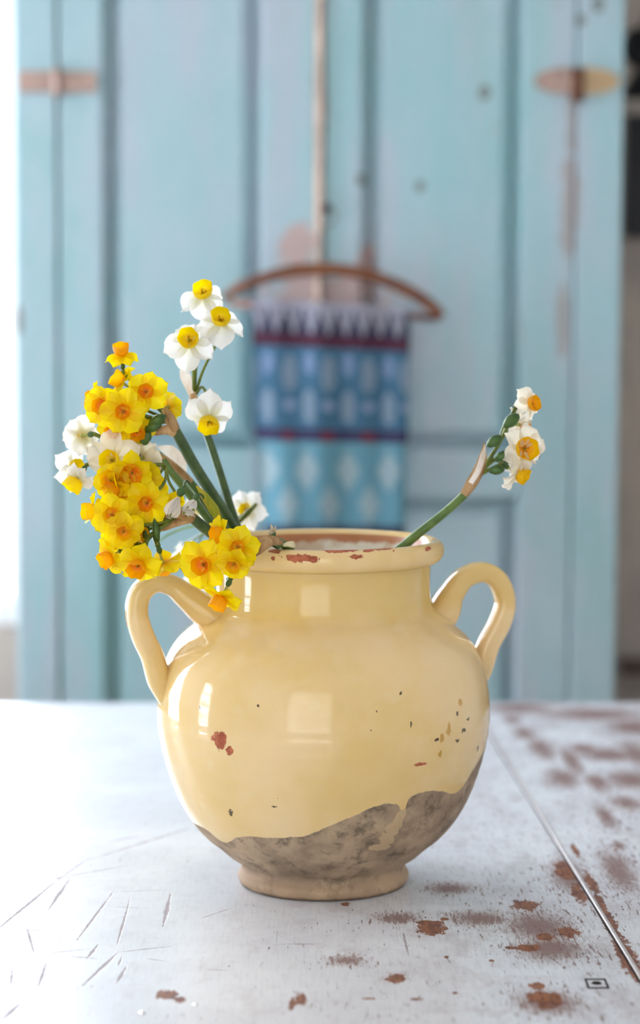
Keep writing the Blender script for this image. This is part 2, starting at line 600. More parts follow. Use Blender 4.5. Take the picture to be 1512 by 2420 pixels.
def slab(xl, xr, us, ys, ztop, zbot, bev):
    """table board as a closed grid: finely divided top that stores where its paint is chipped, rubbed and scratched"""
    us, ys = np.array(us), np.array(ys)
    L = np.array([xl(y) for y in ys]); Rr = np.array([xr(y) for y in ys])
    X = L[:, None] + (Rr - L)[:, None] * us[None, :]
    Y = np.repeat(ys[:, None], len(us), 1)
    ex = np.minimum(X - L[:, None], Rr[:, None] - X)
    ey = np.minimum(Y - ys[0], ys[-1] - Y)
    e = np.clip(np.minimum(ex, ey), 0, bev)
    Z = ztop - (bev - np.sqrt(np.maximum(bev * bev - (bev - e) ** 2, 0)))
    ny, nu = X.shape
    top = np.stack([X, Y, Z], -1).reshape(-1, 3)
    idx = np.arange(ny * nu).reshape(ny, nu)
    quads = np.stack([idx[:-1, :-1], idx[:-1, 1:], idx[1:, 1:], idx[1:, :-1]], -1).reshape(-1, 4)
    ring = np.concatenate([idx[0, :], idx[1:, -1], idx[-1, -2::-1], idx[-2:0:-1, 0]])
    low = top[ring].copy(); low[:, 2] = zbot
    n0 = len(top); m = len(ring)
    k = np.arange(m); k2 = (k + 1) % m
    side = np.stack([ring[k], n0 + k, n0 + k2, ring[k2]], -1)
    V = np.concatenate([top, low]).astype(np.float32)
    Q = np.concatenate([quads, side]).astype(np.int32)
    me = bpy.data.meshes.new('board')
    me.vertices.add(len(V)); me.vertices.foreach_set('co', V.ravel())
    nl = Q.size + m
    me.loops.add(nl)
    me.loops.foreach_set('vertex_index', np.concatenate([Q.ravel(), (n0 + np.arange(m))[::-1]]).astype(np.int32))
    me.polygons.add(len(Q) + 1)
    me.polygons.foreach_set('loop_start', np.concatenate([np.arange(len(Q)) * 4, [Q.size]]).astype(np.int32))
    me.polygons.foreach_set('use_smooth', np.concatenate([np.ones(len(quads), bool), np.zeros(len(side) + 1, bool)]))
    me.update(calc_edges=True)
    me.materials.append(M_table)
    for nm, fn, LL in (('chip', ell, BLOBS), ('rub', ell, RUBS), ('scratch', seg, SCR)):
        a = me.attributes.new(nm, 'FLOAT', 'POINT')
        val = np.concatenate([fn(V[:n0, 0], V[:n0, 1], LL), np.full(m, 9.0)]).astype(np.float32)
        a.data.foreach_set('value', val)
    o = link('board', me, table)
    o.location = -table.location          # the material reads coordinates from the table's middle line
    return o


def steps(*spec):
    """grid lines: (start, end, step) runs joined together"""
    out = []
    for (a, b, st) in spec:
        n = max(1, int(round((b - a) / st)))
        out += [a + (b - a) * i / n for i in range(n)]
    return out + [spec[-1][1]]


TY0, TY1 = 0.72, 2.484
RB = [0, .0003, .0007, .0013, .0022]
ys = [TY0 + r for r in RB] + steps((TY0 + .004, 1.33, .02), (1.33, 1.72, .0010), (1.72, 1.95, .0016), (1.95, TY1 - .004, .004)) + [TY1 - r for r in reversed(RB)]
wmain = joint_x(1.5) - 0.0015 + 0.80
us = [r / wmain for r in RB] + [u / wmain for u in steps((.004, .56, .02), (.56, .83, .0010), (.83, wmain - .004, .0013))] + [1 - r / wmain for r in reversed(RB)]
slab(lambda y: -0.80, lambda y: joint_x(y) - 0.0015, us, ys, 0.0, -0.028, 0.0022)
wl = 0.62 - joint_x(1.5)
us = [r / wl for r in RB] + [u / wl for u in steps((.004, .18, .0016), (.18, wl - .004, .02))] + [1 - r / wl for r in reversed(RB)]
slab(lambda y: joint_x(y) + 0.0012, lambda y: 0.62, us, ys, 0.0006, -0.028, 0.0022)
TL = table.location
# rounded edge bead along the flap joint; pale colour paints its bevel highlight
bead = tube('edge_highlight', [Vector((joint_x(y) - TL.x + 0.0008, y - TL.y, -0.0004)) for y in [TY0 + 0.01 + i * (TY1 - TY0 - 0.02) / 12 for i in range(13)]],
            0.0017, M_edge_shine, table, 8)
bead['label'] = 'thin raised edge along the joint with its highlight painted pale'
# inlaid latch plate near the front of the joint
lp = on_table(1410, 2325)
for nm, dx0, dx1, dy0, dy1 in (('plate_rim', -.0068, .0068, .0085, .0105), ('plate_rim', -.0068, .0068, -.0105, -.0085),
                               ('plate_rim', -.0068, -.0056, -.0085, .0085), ('plate_rim', .0056, .0068, -.0085, .0085)):
    box(nm, lp.x + dx0 - TL.x, lp.x + dx1 - TL.x, lp.y + dy0 - TL.y, lp.y + dy1 - TL.y, -0.002, 0.0004, M_dark, table)
V, F = lathe_geo([(0.0001, 0.0010), (0.0026, 0.0008), (0.0034, 0.0001), (0.0034, -0.002)], 16)
link('screw_head', mesh_from('screw_head', V, F, M_dark), table, (lp.x - TL.x, lp.y - TL.y + .001, 0))
for (x0, x1, y0, y1) in ((-0.74, 0.56, 0.80, 0.825), (-0.74, 0.56, 2.38, 2.405), (-0.74, -0.715, 0.825, 2.38), (0.535, 0.56, 0.825, 2.38)):
    box('apron', x0 - TL.x, x1 - TL.x, y0 - TL.y, y1 - TL.y, -0.13, -0.028, M_under, table, 0.002)
for x in (-0.725, 0.545):
    for y in (0.812, 2.392):
        bm = box_bm(x - .032 - TL.x, x + .032 - TL.x, y - .032 - TL.y, y + .032 - TL.y, FZ, -0.0285, 0.004)
        for v in bm.verts:
            if v.co.z < -0.4:
                v.co.x = x - TL.x + (v.co.x - (x - TL.x)) * 0.68
                v.co.y = y - TL.y + (v.co.y - (y - TL.y)) * 0.68
        bm_obj('leg', bm, M_under, table)

# ================================================================== POT
PD = 1.68                               # distance of the pot's axis
SP = PD / FPX
PX = (764 - 756) * SP
pot = empty('pot', (PX, PD, 0), 'cream glazed two-handled confit pot with chipped rim and bare clay base', 'pot')


def pz(y): return at(764, y, PD).z


raw = [(404 / 2, 2084), (205, 2066), (203, 2056), (197, 2046), (201, 2030), (228, 2012), (256, 1988), (284, 1966), (316, 1930), (345, 1882),
       (369, 1822), (384, 1770), (393, 1725), (396.5, 1690), (396, 1655), (391, 1612), (381, 1572), (366, 1536), (344, 1504), (314, 1477),
       (287, 1457), (268, 1442), (258, 1426), (254, 1400), (254, 1360), (256, 1332), (260, 1320)]
prof = [(r * SP, pz(y)) for r, y in raw]
prof[0] = (prof[0][0] * 0.985, 0.0008)
# smooth the profile with a spline through the measured points
pp = catmull([Vector((r, 0, z)) for r, z in prof], 4)
outer = [(0.001, 0.004), (0.045, 0.004), (0.052, 0.0)] + [(p.x, p.z) for p in pp]
TH = 0.008
ridges = lambda w, z: 0.0015 * math.sin(z * 620 + 1.5 * math.sin(w)) * math.exp(-((z - 0.105) / 0.05) ** 2) \
    + 0.0016 * math.sin(3 * w + 1.0) * math.exp(-((z - 0.12) / 0.06) ** 2)
zt = pz(1320)
inner = [(p.x - TH, max(p.z, 0.014)) for p in reversed(pp) if p.z > 0.012]
inner = [(min(r, 0.118), z) for r, z in inner] + [(0.03, 0.014), (0.001, 0.014)]
V, F = lathe_geo(outer + inner, 128, ridges)
DZ = 0.0058
ZR = 0.2535 + DZ                              # top of the rim


# ---- pot material
def pot_xz(px, py):
    """x, z on the front of the pot seen at a pixel (pot-local)"""
    best = None
    o = Vector((0, 0, CAMZ))
    d = (at(px, py, 1.0) - o)
    y = PD - 0.14
    prof2 = [(p.x, p.z) for p in pp] + [(0.0895, 0.240 + DZ), (0.0905, 0.247 + DZ), (0.086, ZR)]
    while y < PD + 0.14:
        p = o + d * y
        r = math.hypot(p.x - PX, p.y - PD)
        z = p.z
        for i in range(len(prof2) - 1):
            (r0, z0), (r1, z1) = prof2[i], prof2[i + 1]
            if min(z0, z1) <= z <= max(z0, z1) and z1 != z0:
                rr = r0 + (r1 - r0) * (z - z0) / (z1 - z0)
                if r <= rr: return (p.x - PX, z)
        y += 0.0007
    q = at(px, py, PD)
    return (q.x - PX, q.z)


def pb(px, py, rx, ry):
    x, z = pot_xz(px, py)
    return (x, z, rx * SP * .97, ry * SP * .97)


bound_px = [(372, 1880), (420, 1925), (490, 1962), (530, 1990), (562, 1978), (650, 1981), (710, 1977), (765, 1958), (820, 1935), (880, 1908),
            (938, 1899), (952, 1915), (968, 1885), (1000, 1872), (1040, 1869), (1075, 1874), (1098, 1852), (1120, 1815), (1140, 1780)]


def m_pot():
    t = NT('cream_glaze_over_terracotta')
    xyz = t.sep(t.obj())
    xz = t.comb(xyz[0], xyz[2], 0.0)
    n1 = t.noise(9, 4)
    n2 = t.noise(48, 5, 0.6)
    n3 = t.noise(160, 4, 0.65)
    glaze = t.mix(t.ramp(n1, 0.35, 0.66), lin(243, 212, 160), lin(236, 201, 130))
    glaze = t.mix(t.math('MULTIPLY', t.ramp(n2, 0.52, 0.75), 0.35), glaze, lin(240, 222, 178))
    # deeper yellow where glaze pooled in the neck and its groove
    zneck = pz(1428)
    band = t.math('SUBTRACT', 1.0, t.ramp(t.math('ABSOLUTE', t.math('SUBTRACT', xyz[2], zneck + 0.001)), 0.002, 0.010))
    glaze = t.mix(t.math('MULTIPLY', band, t.math('MULTIPLY', t.ramp(n1, 0.3, 0.6), 0.55)), glaze, lin(226, 186, 100))
    up = t.math('MULTIPLY', t.ramp(xyz[2], zneck - 0.01, zneck + 0.01), t.math('SUBTRACT', 1.0, t.ramp(xyz[2], 0.242, 0.246)))
    glaze = t.mix(t.math('MULTIPLY', up, 0.5), glaze, lin(220, 188, 106))
    # fine dark pits and rust freckles
    pit = t.ramp(t.noise(260, 2, 0.5), 0.785, 0.80)
    glaze = t.mix(t.math('MULTIPLY', pit, 0.8), glaze, lin(96, 72, 44))
    # yellow-brown smears at the lower right
    sm = [pb(1060, 1722, 5, 18), pb(1044, 1745, 5, 12), pb(1040, 1782, 5, 10), pb(1088, 1660, 5, 8)]
    glaze = t.mix(t.math('MULTIPLY', blob_mask(t, xz, sm, t.noise(260, 4, 0.7), 3.0), 0.75), glaze, lin(198, 142, 40))
    dk = [pb(1080, 1687, 3, 6), pb(1106, 1699, 3, 5), pb(1096, 1726, 5, 6), pb(1032, 1748, 5, 4), pb(1080, 1752, 5, 5), pb(947, 1638, 3, 4),
          pb(648, 1906, 6, 3), pb(610, 1668, 3, 3), pb(971, 1711, 2, 8), pb(890, 1681, 2, 2), pb(472, 1672, 2, 4), pb(1129, 1770, 2, 8), pb(545, 1920, 6, 8)]
    glaze = t.mix(t.math('MULTIPLY', blob_mask(t, xz, dk, t.noise(420, 3, 0.7), 3.2), 0.9), glaze, lin(66, 44, 30))
    # unglazed clay below a flowing edge that runs round the belly
    R = 0.13
    pts = []
    for (x, y) in bound_px:
        q = pot_xz(x, y)
        pts.append(((q[0] + R) / (2 * R), q[1] / 0.2))
    pts.sort()
    u = t.math('MULTIPLY', t.math('ADD', xyz[0], R), 1 / (2 * R))
    zb = t.math('MULTIPLY', t.curve(u, pts), 0.2)
    zb = t.math('ADD', zb, t.math('MULTIPLY', t.math('SUBTRACT', n2, 0.5), 0.004))
    zb = t.math('ADD', zb, t.math('MULTIPLY', t.math('SUBTRACT', n3, 0.5), 0.002))
    clay_f = t.math('SUBTRACT', 1.0, t.ramp(t.math('SUBTRACT', xyz[2], zb), -0.0004, 0.0004))
    # a run of glaze that dripped across the clay, and a pale foot
    drips = [pb(952, 1910, 9, 26), pb(940, 1940, 11, 24), pb(928, 1962, 14, 20), pb(916, 1984, 20, 18), pb(896, 2002, 26, 10)]
    dr = blob_mask(t, xz, drips, t.noise(90, 5, 0.7), 2.2)
    clay = t.mix(t.ramp(t.noise(26, 6, 0.65), 0.36, 0.66), lin(148, 126, 104), lin(194, 168, 138))
    clay = t.mix(t.math('MULTIPLY', t.ramp(t.noise(60, 6, 0.7, dist=0.15), 0.50, 0.66), 0.7), clay, lin(84, 74, 62))
    foot = t.math('SUBTRACT', 1.0, t.ramp(t.math('ADD', xyz[2], t.math('MULTIPLY', n2, 0.012)), 0.014, 0.024))
    clay = t.mix(t.math('MULTIPLY', foot, 0.5), clay, lin(200, 168, 138))
    dirt = t.math('SUBTRACT', 1.0, t.ramp(t.math('ADD', xyz[2], t.math('MULTIPLY', n3, 0.004)), 0.0025, 0.0055))
    clay = t.mix(t.math('MULTIPLY', dirt, 0.8), clay, lin(74, 56, 38))
    clay = t.mix(t.math('MULTIPLY', dr, 0.85), clay, lin(206, 178, 138))
    col = t.mix(clay_f, glaze, clay)
    # chips down to the red body: belly, rim, left handle
    chips = [pb(519, 1749, 17, 22), pb(542, 1774, 9, 13), pb(995, 1806, 16, 4), pb(700, 1318, 30, 10), pb(738, 1322, 16, 8), pb(840, 1316, 16, 6),
             pb(800, 1302, 42, 4), pb(870, 1301, 16, 4), pb(905, 1296, 30, 3), pb(650, 1303, 14, 4), pb(645, 1320, 5, 5), pb(306, 1465, 5, 12),
             pb(930, 1302, 3, 3), pb(1010, 1297, 8, 5)]
    front = t.math('SUBTRACT', 1.0, t.ramp(xyz[1], -0.002, 0.01))
    chip = t.math('MULTIPLY', blob_mask(t, xz, chips, t.noise(170, 5, 0.75), 2.6), front)
    red = t.mix(t.ramp(n3, 0.35, 0.65), lin(158, 78, 50), lin(196, 112, 78))
    col = t.mix(chip, col, red)
    rough = t.math('MAXIMUM', t.math('MULTIPLY', clay_f, 0.72), t.math('MULTIPLY', chip, 0.75))
    rough = t.math('ADD', t.math('MAXIMUM', rough, 0.05), t.math('MULTIPLY', n2, 0.06))
    t.bump(t.math('ADD', t.math('MULTIPLY', n1, 1.2), t.math('ADD', t.math('MULTIPLY', t.noise(30, 3), 0.5), t.math('ADD', t.math('MULTIPLY', chip, -0.5),
           t.math('MULTIPLY', clay_f, t.math('MULTIPLY', n3, 0.5))))), 0.25, 0.002)
    return t.set(col, rough)


def m_pot_in():
    t = NT('pale_slip_interior')
    f = t.ramp(t.noise(40, 5, 0.6), 0.40, 0.58)
    z = t.sep(t.obj())[2]
    top = t.ramp(t.math('ADD', z, t.math('MULTIPLY', t.noise(34, 5, 0.65), 0.016)), 0.2562, 0.2600)
    c = t.mix(f, lin(214, 192, 164), lin(238, 230, 216))
    c = t.mix(t.math('MULTIPLY', top, 0.9), c, lin(186, 108, 52))
    return t.set(c, 0.3)


M_pot = m_pot()
M_pot_in = m_pot_in()
n_out = (len(outer) - 1) * 128
mi = [0 if i < n_out else 1 for i in range(len(F))]
link('body', mesh_from('body', V, F, [M_pot, M_pot_in], midx=mi), pot)
# rolled rim
rim_px = [(258, 1331), (266, 1332), (278, 1324), (286, 1310), (288, 1296)]
rimp = [(0.0795, 0.2368), (0.0835, 0.2362), (0.0868, 0.2380), (0.0893, 0.2416), (0.0900, 0.2452), (0.0895, 0.2492), (0.0872, 0.2522), (0.0840, 0.2535),
        (0.0812, 0.2528), (0.0790, 0.2500), (0.0770, 0.2450), (0.0758, 0.2390), (0.0750, 0.2330), (0.0765, 0.2330), (0.0795, 0.2368)]
rimp = [(r, z + DZ) for r, z in rimp]
V, F = lathe_geo(rimp, 128, lambda w, z: 0.003 * math.sin(2 * w + .6))
mi = [1 if (i // 128) in (9, 10, 11, 12) else 0 for i in range(len(F))]
link('rim', mesh_from('rim', V, F, [M_pot, M_pot_in], midx=mi), pot)


def handle(pts, rad, ydep):
    # the two handles stand opposite each other, turned a little so that the right one sits further back
    P = [at(x, y, PD + (x - 764) * SP * 0.24) - Vector((PX, PD, 0)) for (x, y, dy) in pts]
    P = catmull(P, 8)
    V, F = tube_geo(P, [r * SP for r in rad], 24, ydep, True, Vector((-0.24, 1, 0)).normalized(), 0.72)
    link('handle', mesh_from('handle', V, F, M_pot), pot)


handle([(532, 1462, 0), (487, 1444, 0), (447, 1415, 0), (408, 1385, 0), (366, 1376, 0), (332, 1402, 0), (323, 1450, 0), (337, 1502, 0), (360, 1552, 0), (378, 1610, 0), (412, 1680, 0)],
       [46, 40, 31, 25, 24, 25, 26, 27, 27, 29, 20], 1.25)
handle([(1000, 1488, 0), (1044, 1446, 0), (1066, 1404, 0), (1096, 1366, 0), (1140, 1352, 0), (1177, 1374, 0), (1193, 1422, 0), (1180, 1472, 0), (1154, 1522, 0), (1134, 1580, 0), (1105, 1660, 0)],
       [50, 40, 29, 25, 25, 25, 24, 26, 26, 28, 20], 1.25)

# ================================================================== CUPBOARD
CY = 3.03
S3 = CY / FPX


def cx(px): return (px - 756) * S3
def cz(py): return at(756, py, CY).z


def m_blue():
    t = NT('faded_pale_blue_paint')
    xyz = t.sep(t.obj())
    a = t.noise(3.2, 5, 0.6, stretch=(1.6, 1, 0.8))
    b = t.noise(26, 6, 0.65, stretch=(1, 1, 0.25))
    c = t.mix(t.ramp(a, 0.36, 0.64), lin(174, 196, 207), lin(156, 195, 203))
    c = t.mix(t.math('MULTIPLY', t.ramp(t.noise(8, 5, 0.6, stretch=(1.6, 1, .3)), 0.48, 0.68), 0.65), c, lin(184, 188, 202))
    c = t.mix(t.math('MULTIPLY', t.ramp(t.noise(5, 5, 0.65, stretch=(1.4, 1, .5), dist=.5), 0.50, 0.68), 0.6), c, lin(144, 190, 192))
    wear = t.math('MULTIPLY', t.ramp(b, 0.62, 0.74), 0.6)
    c = t.mix(wear, c, lin(166, 146, 138))
    # paint rubbed through around the coat-hanger and down the right hinge stile
    xz = t.comb(xyz[0], xyz[2], 0)
    bl = []
    for (px, py, rx, ry) in ((700, 590, 45, 60), (760, 690, 150, 50), (860, 620, 22, 40), (756, 245, 12, 70), (1325, 760, 14, 110), (1345, 300, 12, 80),
                             (1340, 480, 22, 130), (848, 424, 13, 15), (988, 438, 12, 14), (1139, 216, 14, 20), (42, 760, 10, 40), (1405, 8, 16, 20), (1365, 45, 12, 14)):
        q = at(px, py, CY)
        bl.append((q.x, q.z, rx * S3, ry * S3))
    w2 = blob_mask(t, xz, bl[:3], t.noise(24, 6, 0.7), 3.4)
    w3 = blob_mask(t, xz, bl[3:7], t.noise(30, 6, 0.7), 3.0)
    w4 = blob_mask(t, xz, bl[7:], t.noise(60, 3, 0.6), 0.6)
    c = t.mix(t.math('MULTIPLY', w2, 0.75), c, lin(196, 158, 150))
    c = t.mix(t.math('MULTIPLY', w3, 0.6), c, lin(158, 140, 130))
    c = t.mix(t.math('MULTIPLY', w4, 0.8), c, lin(104, 104, 96))
    t.bump(b, 0.15, 0.002)
    return t.set(c, 0.55)


M_blue = m_blue()
M_bare = plain('bare_pale_wood', lin(214, 190, 176), 0.7, var=0.18, scale=30)
M_hinge = plain('scuffed_bare_hinge', lin(176, 150, 140), 0.55, 0.2, 0.15, 40)
M_rust = plain('rusty_iron', lin(100, 62, 42), 0.7, 0.1, 0.3, 60)
M_groove = plain('dark_gap_shadow_paint', lin(96, 112, 122), 0.8, var=0.1)

ZB, ZTOP = FZ + 0.06, 1.30
cup = empty('cupboard', (0, 0, 0), 'tall pale blue painted two-door cupboard with worn paint behind the table', 'cupboard')


def cb(name, p0, p1, z0, z1, y0, y1, mat=None, parent=None, bev=0.003):
    return box(name, cx(p0), cx(p1), y0, y1, z0, z1, mat or M_blue, parent or cup, bev)


cb('back_panel', 36, 1458, FZ + .05, ZTOP, CY + 0.42, CY + 0.43, bev=0)
cb('side_panel', 36, 60, FZ, ZTOP, CY + 0.031, CY + 0.42)
cb('side_panel', 1434, 1458, FZ, ZTOP, CY + 0.031, CY + 0.42)
cb('face_stile', 36, 134, FZ, ZTOP, CY - 0.002, CY + 0.03)
cb('face_stile', 1352, 1458, FZ, ZTOP, CY - 0.002, CY + 0.03)
cb('top_board', 10, 1484, ZTOP, ZTOP + 0.03, CY - 0.03, CY + 0.43)
cb('plinth', 134, 1352, FZ, ZB, CY, CY + 0.03)
ZR1, ZR0 = cz(1062), cz(1176)            # middle rail
ZU0 = cz(1012)                           # foot of upper panel moulding
ZT1 = ZTOP - 0.012


def door(x0, x1, sl, sr, name_label):
    """frame-and-panel door; sl = inner px of left stile, sr = inner px of right stile"""
    d = cb('door', x0 + 1, x1 - 1, ZB + .003, ZT1, CY + 0.024, CY + 0.034, bev=0)     # thin backing behind the panels
    d['label'] = name_label
    cb('stile', x0, sl, ZB + .003, ZT1, CY, CY + 0.0235, parent=d, bev=0.004)
    cb('stile', sr, x1, ZB + .003, ZT1, CY, CY + 0.0235, parent=d, bev=0.004)
    for (z0, z1) in ((ZT1 - 0.09, ZT1), (ZR0, ZR1), (ZB + .003, ZB + .12)):
        cb('rail', sl, sr, z0, z1, CY + 0.001, CY + 0.0235, parent=d, bev=0.004)
    for (z0, z1) in ((ZR1, ZT1 - 0.09), (ZB + .12, ZR0)):
        g = 17
        # raised-and-fielded panel
        a0, a1, c0, c1 = cx(sl + g), cx(sr - g), z0 + g * S3, z1 - g * S3
        w = 30 * S3
        yb, yf = CY + 0.0238, CY + 0.006
        V = [(a0, yb, c0), (a1, yb, c0), (a1, yb, c1), (a0, yb, c1)]
        V += [(a0, yf + .0165, c0), (a1, yf + .0165, c0), (a1, yf + .0165, c1), (a0, yf + .0165, c1)]
        V += [(a0 + w, yf, c0 + w), (a1 - w, yf, c0 + w), (a1 - w, yf, c1 - w), (a0 + w, yf, c1 - w)]
        Fc = [(8, 9, 10, 11)]
        for i in range(4):
            j = (i + 1) % 4
            Fc += [(i, j, 4 + j, 4 + i), (4 + i, 4 + j, 8 + j, 8 + i)]
        link('panel', mesh_from('panel', V, Fc, M_blue, smooth=False), d)
        # quarter-round beads along the panel opening
        for p in (sl + 6, sr - 6):
            pth = [Vector((cx(p), CY + 0.0185, z0 + .002)), Vector((cx(p), CY + 0.0185, z1 - .002))]
            tube('bead', pth, 0.0036, M_blue, d, 8)
        for zz in (z0 + .004, z1 - .004):
            pth = [Vector((cx(sl + 6), CY + 0.0187, zz)), Vector((cx(sr - 6), CY + 0.0187, zz))]
            tube('bead', pth, 0.0036, M_blue, d, 8)
    return d


dl = door(138, 738, 243, 612, 'left door of the cupboard with the plain bare-metal hinge')
dr = door(761, 1348, 850, 1222, 'right door of the cupboard with the oval rusty hinge')
# rubbed wooden cover strip along the meeting edges
st = cb('cover_strip', 739, 757, ZB + .01, ZT1 - .003, CY - 0.007, CY + 0.02, M_bare, cup, 0.004)
st['label'] = 'bare worn wooden strip between the doors'
cb('gap_shade_sheet', 139, 1347, ZB + .003, ZT1, CY + 0.036, CY + 0.042, M_groove, cup, 0)  # dark sheet behind the doors; its colour paints the shade in the gaps


def hinge_part(name, V, Fc, mat, par): return link(name, mesh_from(name, V, Fc, mat, smooth=False), par)


# left hinge: two rectangular leaves and a knuckle
k = tube('hinge', [Vector((cx(136), CY - 0.006, cz(232))), Vector((cx(136), CY - 0.006, cz(165)))], 0.0052, M_hinge, cup, 12)
box('leaf_plate', cx(46), cx(131), CY - 0.0058, CY - 0.0022, cz(222), cz(172), M_hinge, k, 0.001)
box('leaf_plate', cx(142), cx(228), CY - 0.0045, CY - 0.0005, cz(222), cz(172), M_hinge, k, 0.001)
# right hinge: oval leaves with a rusted knuckle
k2 = tube('hinge', [Vector((cx(1350), CY - 0.006, cz(238))), Vector((cx(1350), CY - 0.006, cz(160)))], 0.0085, M_rust, cup, 12)
k2['label'] = 'rusted knuckle between the oval hinge leaves'
for (side, c0, m, yy) in ((-1, 1340, M_hinge, CY - .0045), (1, 1356, plain('brass_tinted_leaf', lin(190, 164, 128), 0.5, 0.3, .12, 40), CY - .0058)):
    pts = []
    L = 88 * S3
    Hh = 31 * S3
    zc = cz(189)
    for i in range(15):
        w = PI / 2 - PI * i / 14
        pts.append((cx(c0) + side * (0.002 + L * math.cos(w) ** 0.8 if math.cos(w) > 1e-6 else 0.002), zc + Hh * math.sin(w)))
    n = len(pts)
    Vv = [(x, yy, z) for x, z in pts] + [(x, yy + .0037, z) for x, z in pts]
    Ff = [tuple(range(n)), tuple(range(2 * n - 1, n - 1, -1))] + [(i, (i + 1) % n, n + (i + 1) % n, n + i) for i in range(n)]
    hinge_part('leaf_plate', Vv, Ff, m, k2)
cup.rotation_euler = (0, math.radians(0.28), 0)

# ================================================================== COAT HANGER + KNITTING
HY = 2.985


def m_hanger():
    t = NT('varnished_brown_wood')
    f = t.ramp(t.noise(60, 4, stretch=(0.25, 1, 1)), 0.35, 0.65)
    return t.set(t.mix(f, lin(92, 50, 26), lin(132, 76, 38)), 0.4)


M_hanger = m_hanger()
M_wire = plain('dull_steel_wire', lin(120, 118, 112), 0.45, 0.8, 0.1, 60)
hb = at(760, 636, HY)
hanger = empty('coat_hanger', hb, 'curved brown wooden coat hanger hanging tilted on the blue cupboard', 'hanger')
H = lambda px, py, dy=0.0: at(px, py, HY + dy) - hb
arm = [H(524, 706), H(560, 684), H(620, 658), H(690, 641), (H(757, 636)), H(830, 641), H(900, 659), H(970, 690), H(1018, 722), H(1046, 748)]
tube('arm', catmull(arm, 5), [8 * S3, 11 * S3, 13 * S3, 14.5 * S3, 15 * S3, 14.5 * S3, 14 * S3, 14 * S3, 14 * S3, 9 * S3], M_hanger, hanger, 12, 0.8)
tube('bar', [H(540, 716), H(780, 730), H(1036, 752)], 8.5 * S3, M_hanger, hanger, 10)
hk = [H(757, 632), H(757, 590), H(757, 560), H(766, 540), H(782, 530), H(792, 512), H(786, 494), H(771, 487), H(759, 494)]
tube('hook', catmull(hk, 5), 0.0014, M_wire, hanger, 8)
ng = at(771, 497, 3.0)
nail = empty('coat_hook', ng, 'dark iron nail hook in the cupboard door above the coat hanger', 'hook')
tube('shank', [Vector((0, 0.050, 0.0)), Vector((0, 0.0, 0)), Vector((0, -0.024, 0.001))], [0.0035, 0.0032, 0.003], M_dark, nail, 10)
V, F = lathe_geo([(0.0003, 0.004), (0.005, 0.003), (0.0065, 0), (0.004, -0.002), (0.0003, -0.002)], 14)
hd = link('head', mesh_from('head', V, F, M_dark), nail, (0, -0.025, 0.001))
hd.rotation_euler = (PI / 2, 0, 0)


def m_knit():
    t = NT('fair_isle_wool')
    a = t.n.new('ShaderNodeVertexColor')
    a.layer_name = 'stitch'
    f = t.noise(300, 3, 0.6)
    c = t.mix(t.math('MULTIPLY', f, 0.25), a.outputs[0], lin(60, 70, 90))
    return t.set(c, 0.95)


M_knit = m_knit()
GREY, NAVY, MAR = (156, 154, 168), (46, 48, 72), (78, 24, 46)
BLUE, PALE, PUR, LB, WH = (60, 104, 132), (122, 142, 162), (54, 44, 80), (98, 150, 168), (150, 174, 182)


def knit_col(px, py):
    if py < 792:
        ph = ((px - 612) % 41) / 41.0
        tri = abs(ph - 0.5) * 2                    # 0 at spike centre
        hgt = (792 - py) / 78.0
        if hgt < 0.78 - tri * 0.85: return NAVY
        ph2 = ((px - 606) % 20.5) / 20.5
        if 0.55 < hgt < 0.75 and ph2 < 0.4: return (92, 94, 116)
        return GREY
    if py < 822: return MAR
    if py < 1014:
        ov = lambda x, y, rx, ry: ((px - x) / rx) ** 2 + ((py - y) / ry) ** 2 < 1
        for c in (684, 776, 870, 960, 592):
            if ov(c, 884, 17, 42): return PALE
            if ov(c, 959, 12, 12): return (140, 156, 186)
        for c in (632, 730, 822, 918):
            if ov(c, 962, 16, 40): return PALE
            if ov(c, 862, 13, 26): return (120, 142, 178)
        return BLUE
    if py < 1044:
        for c in (680, 772, 868):
            if abs(px - c) < 14 and py > 1022: return (112, 34, 56)
        return PUR
    if py < 1240:
        for c in (632, 725, 822, 918):
            if abs(px - c) / 30 + abs(py - 1112) / 52 < 1: return WH
        for c in (680, 778, 872):
            if abs(px - c) / 26 + abs(py - 1192) / 50 < 1: return WH
        return LB
    return NAVY


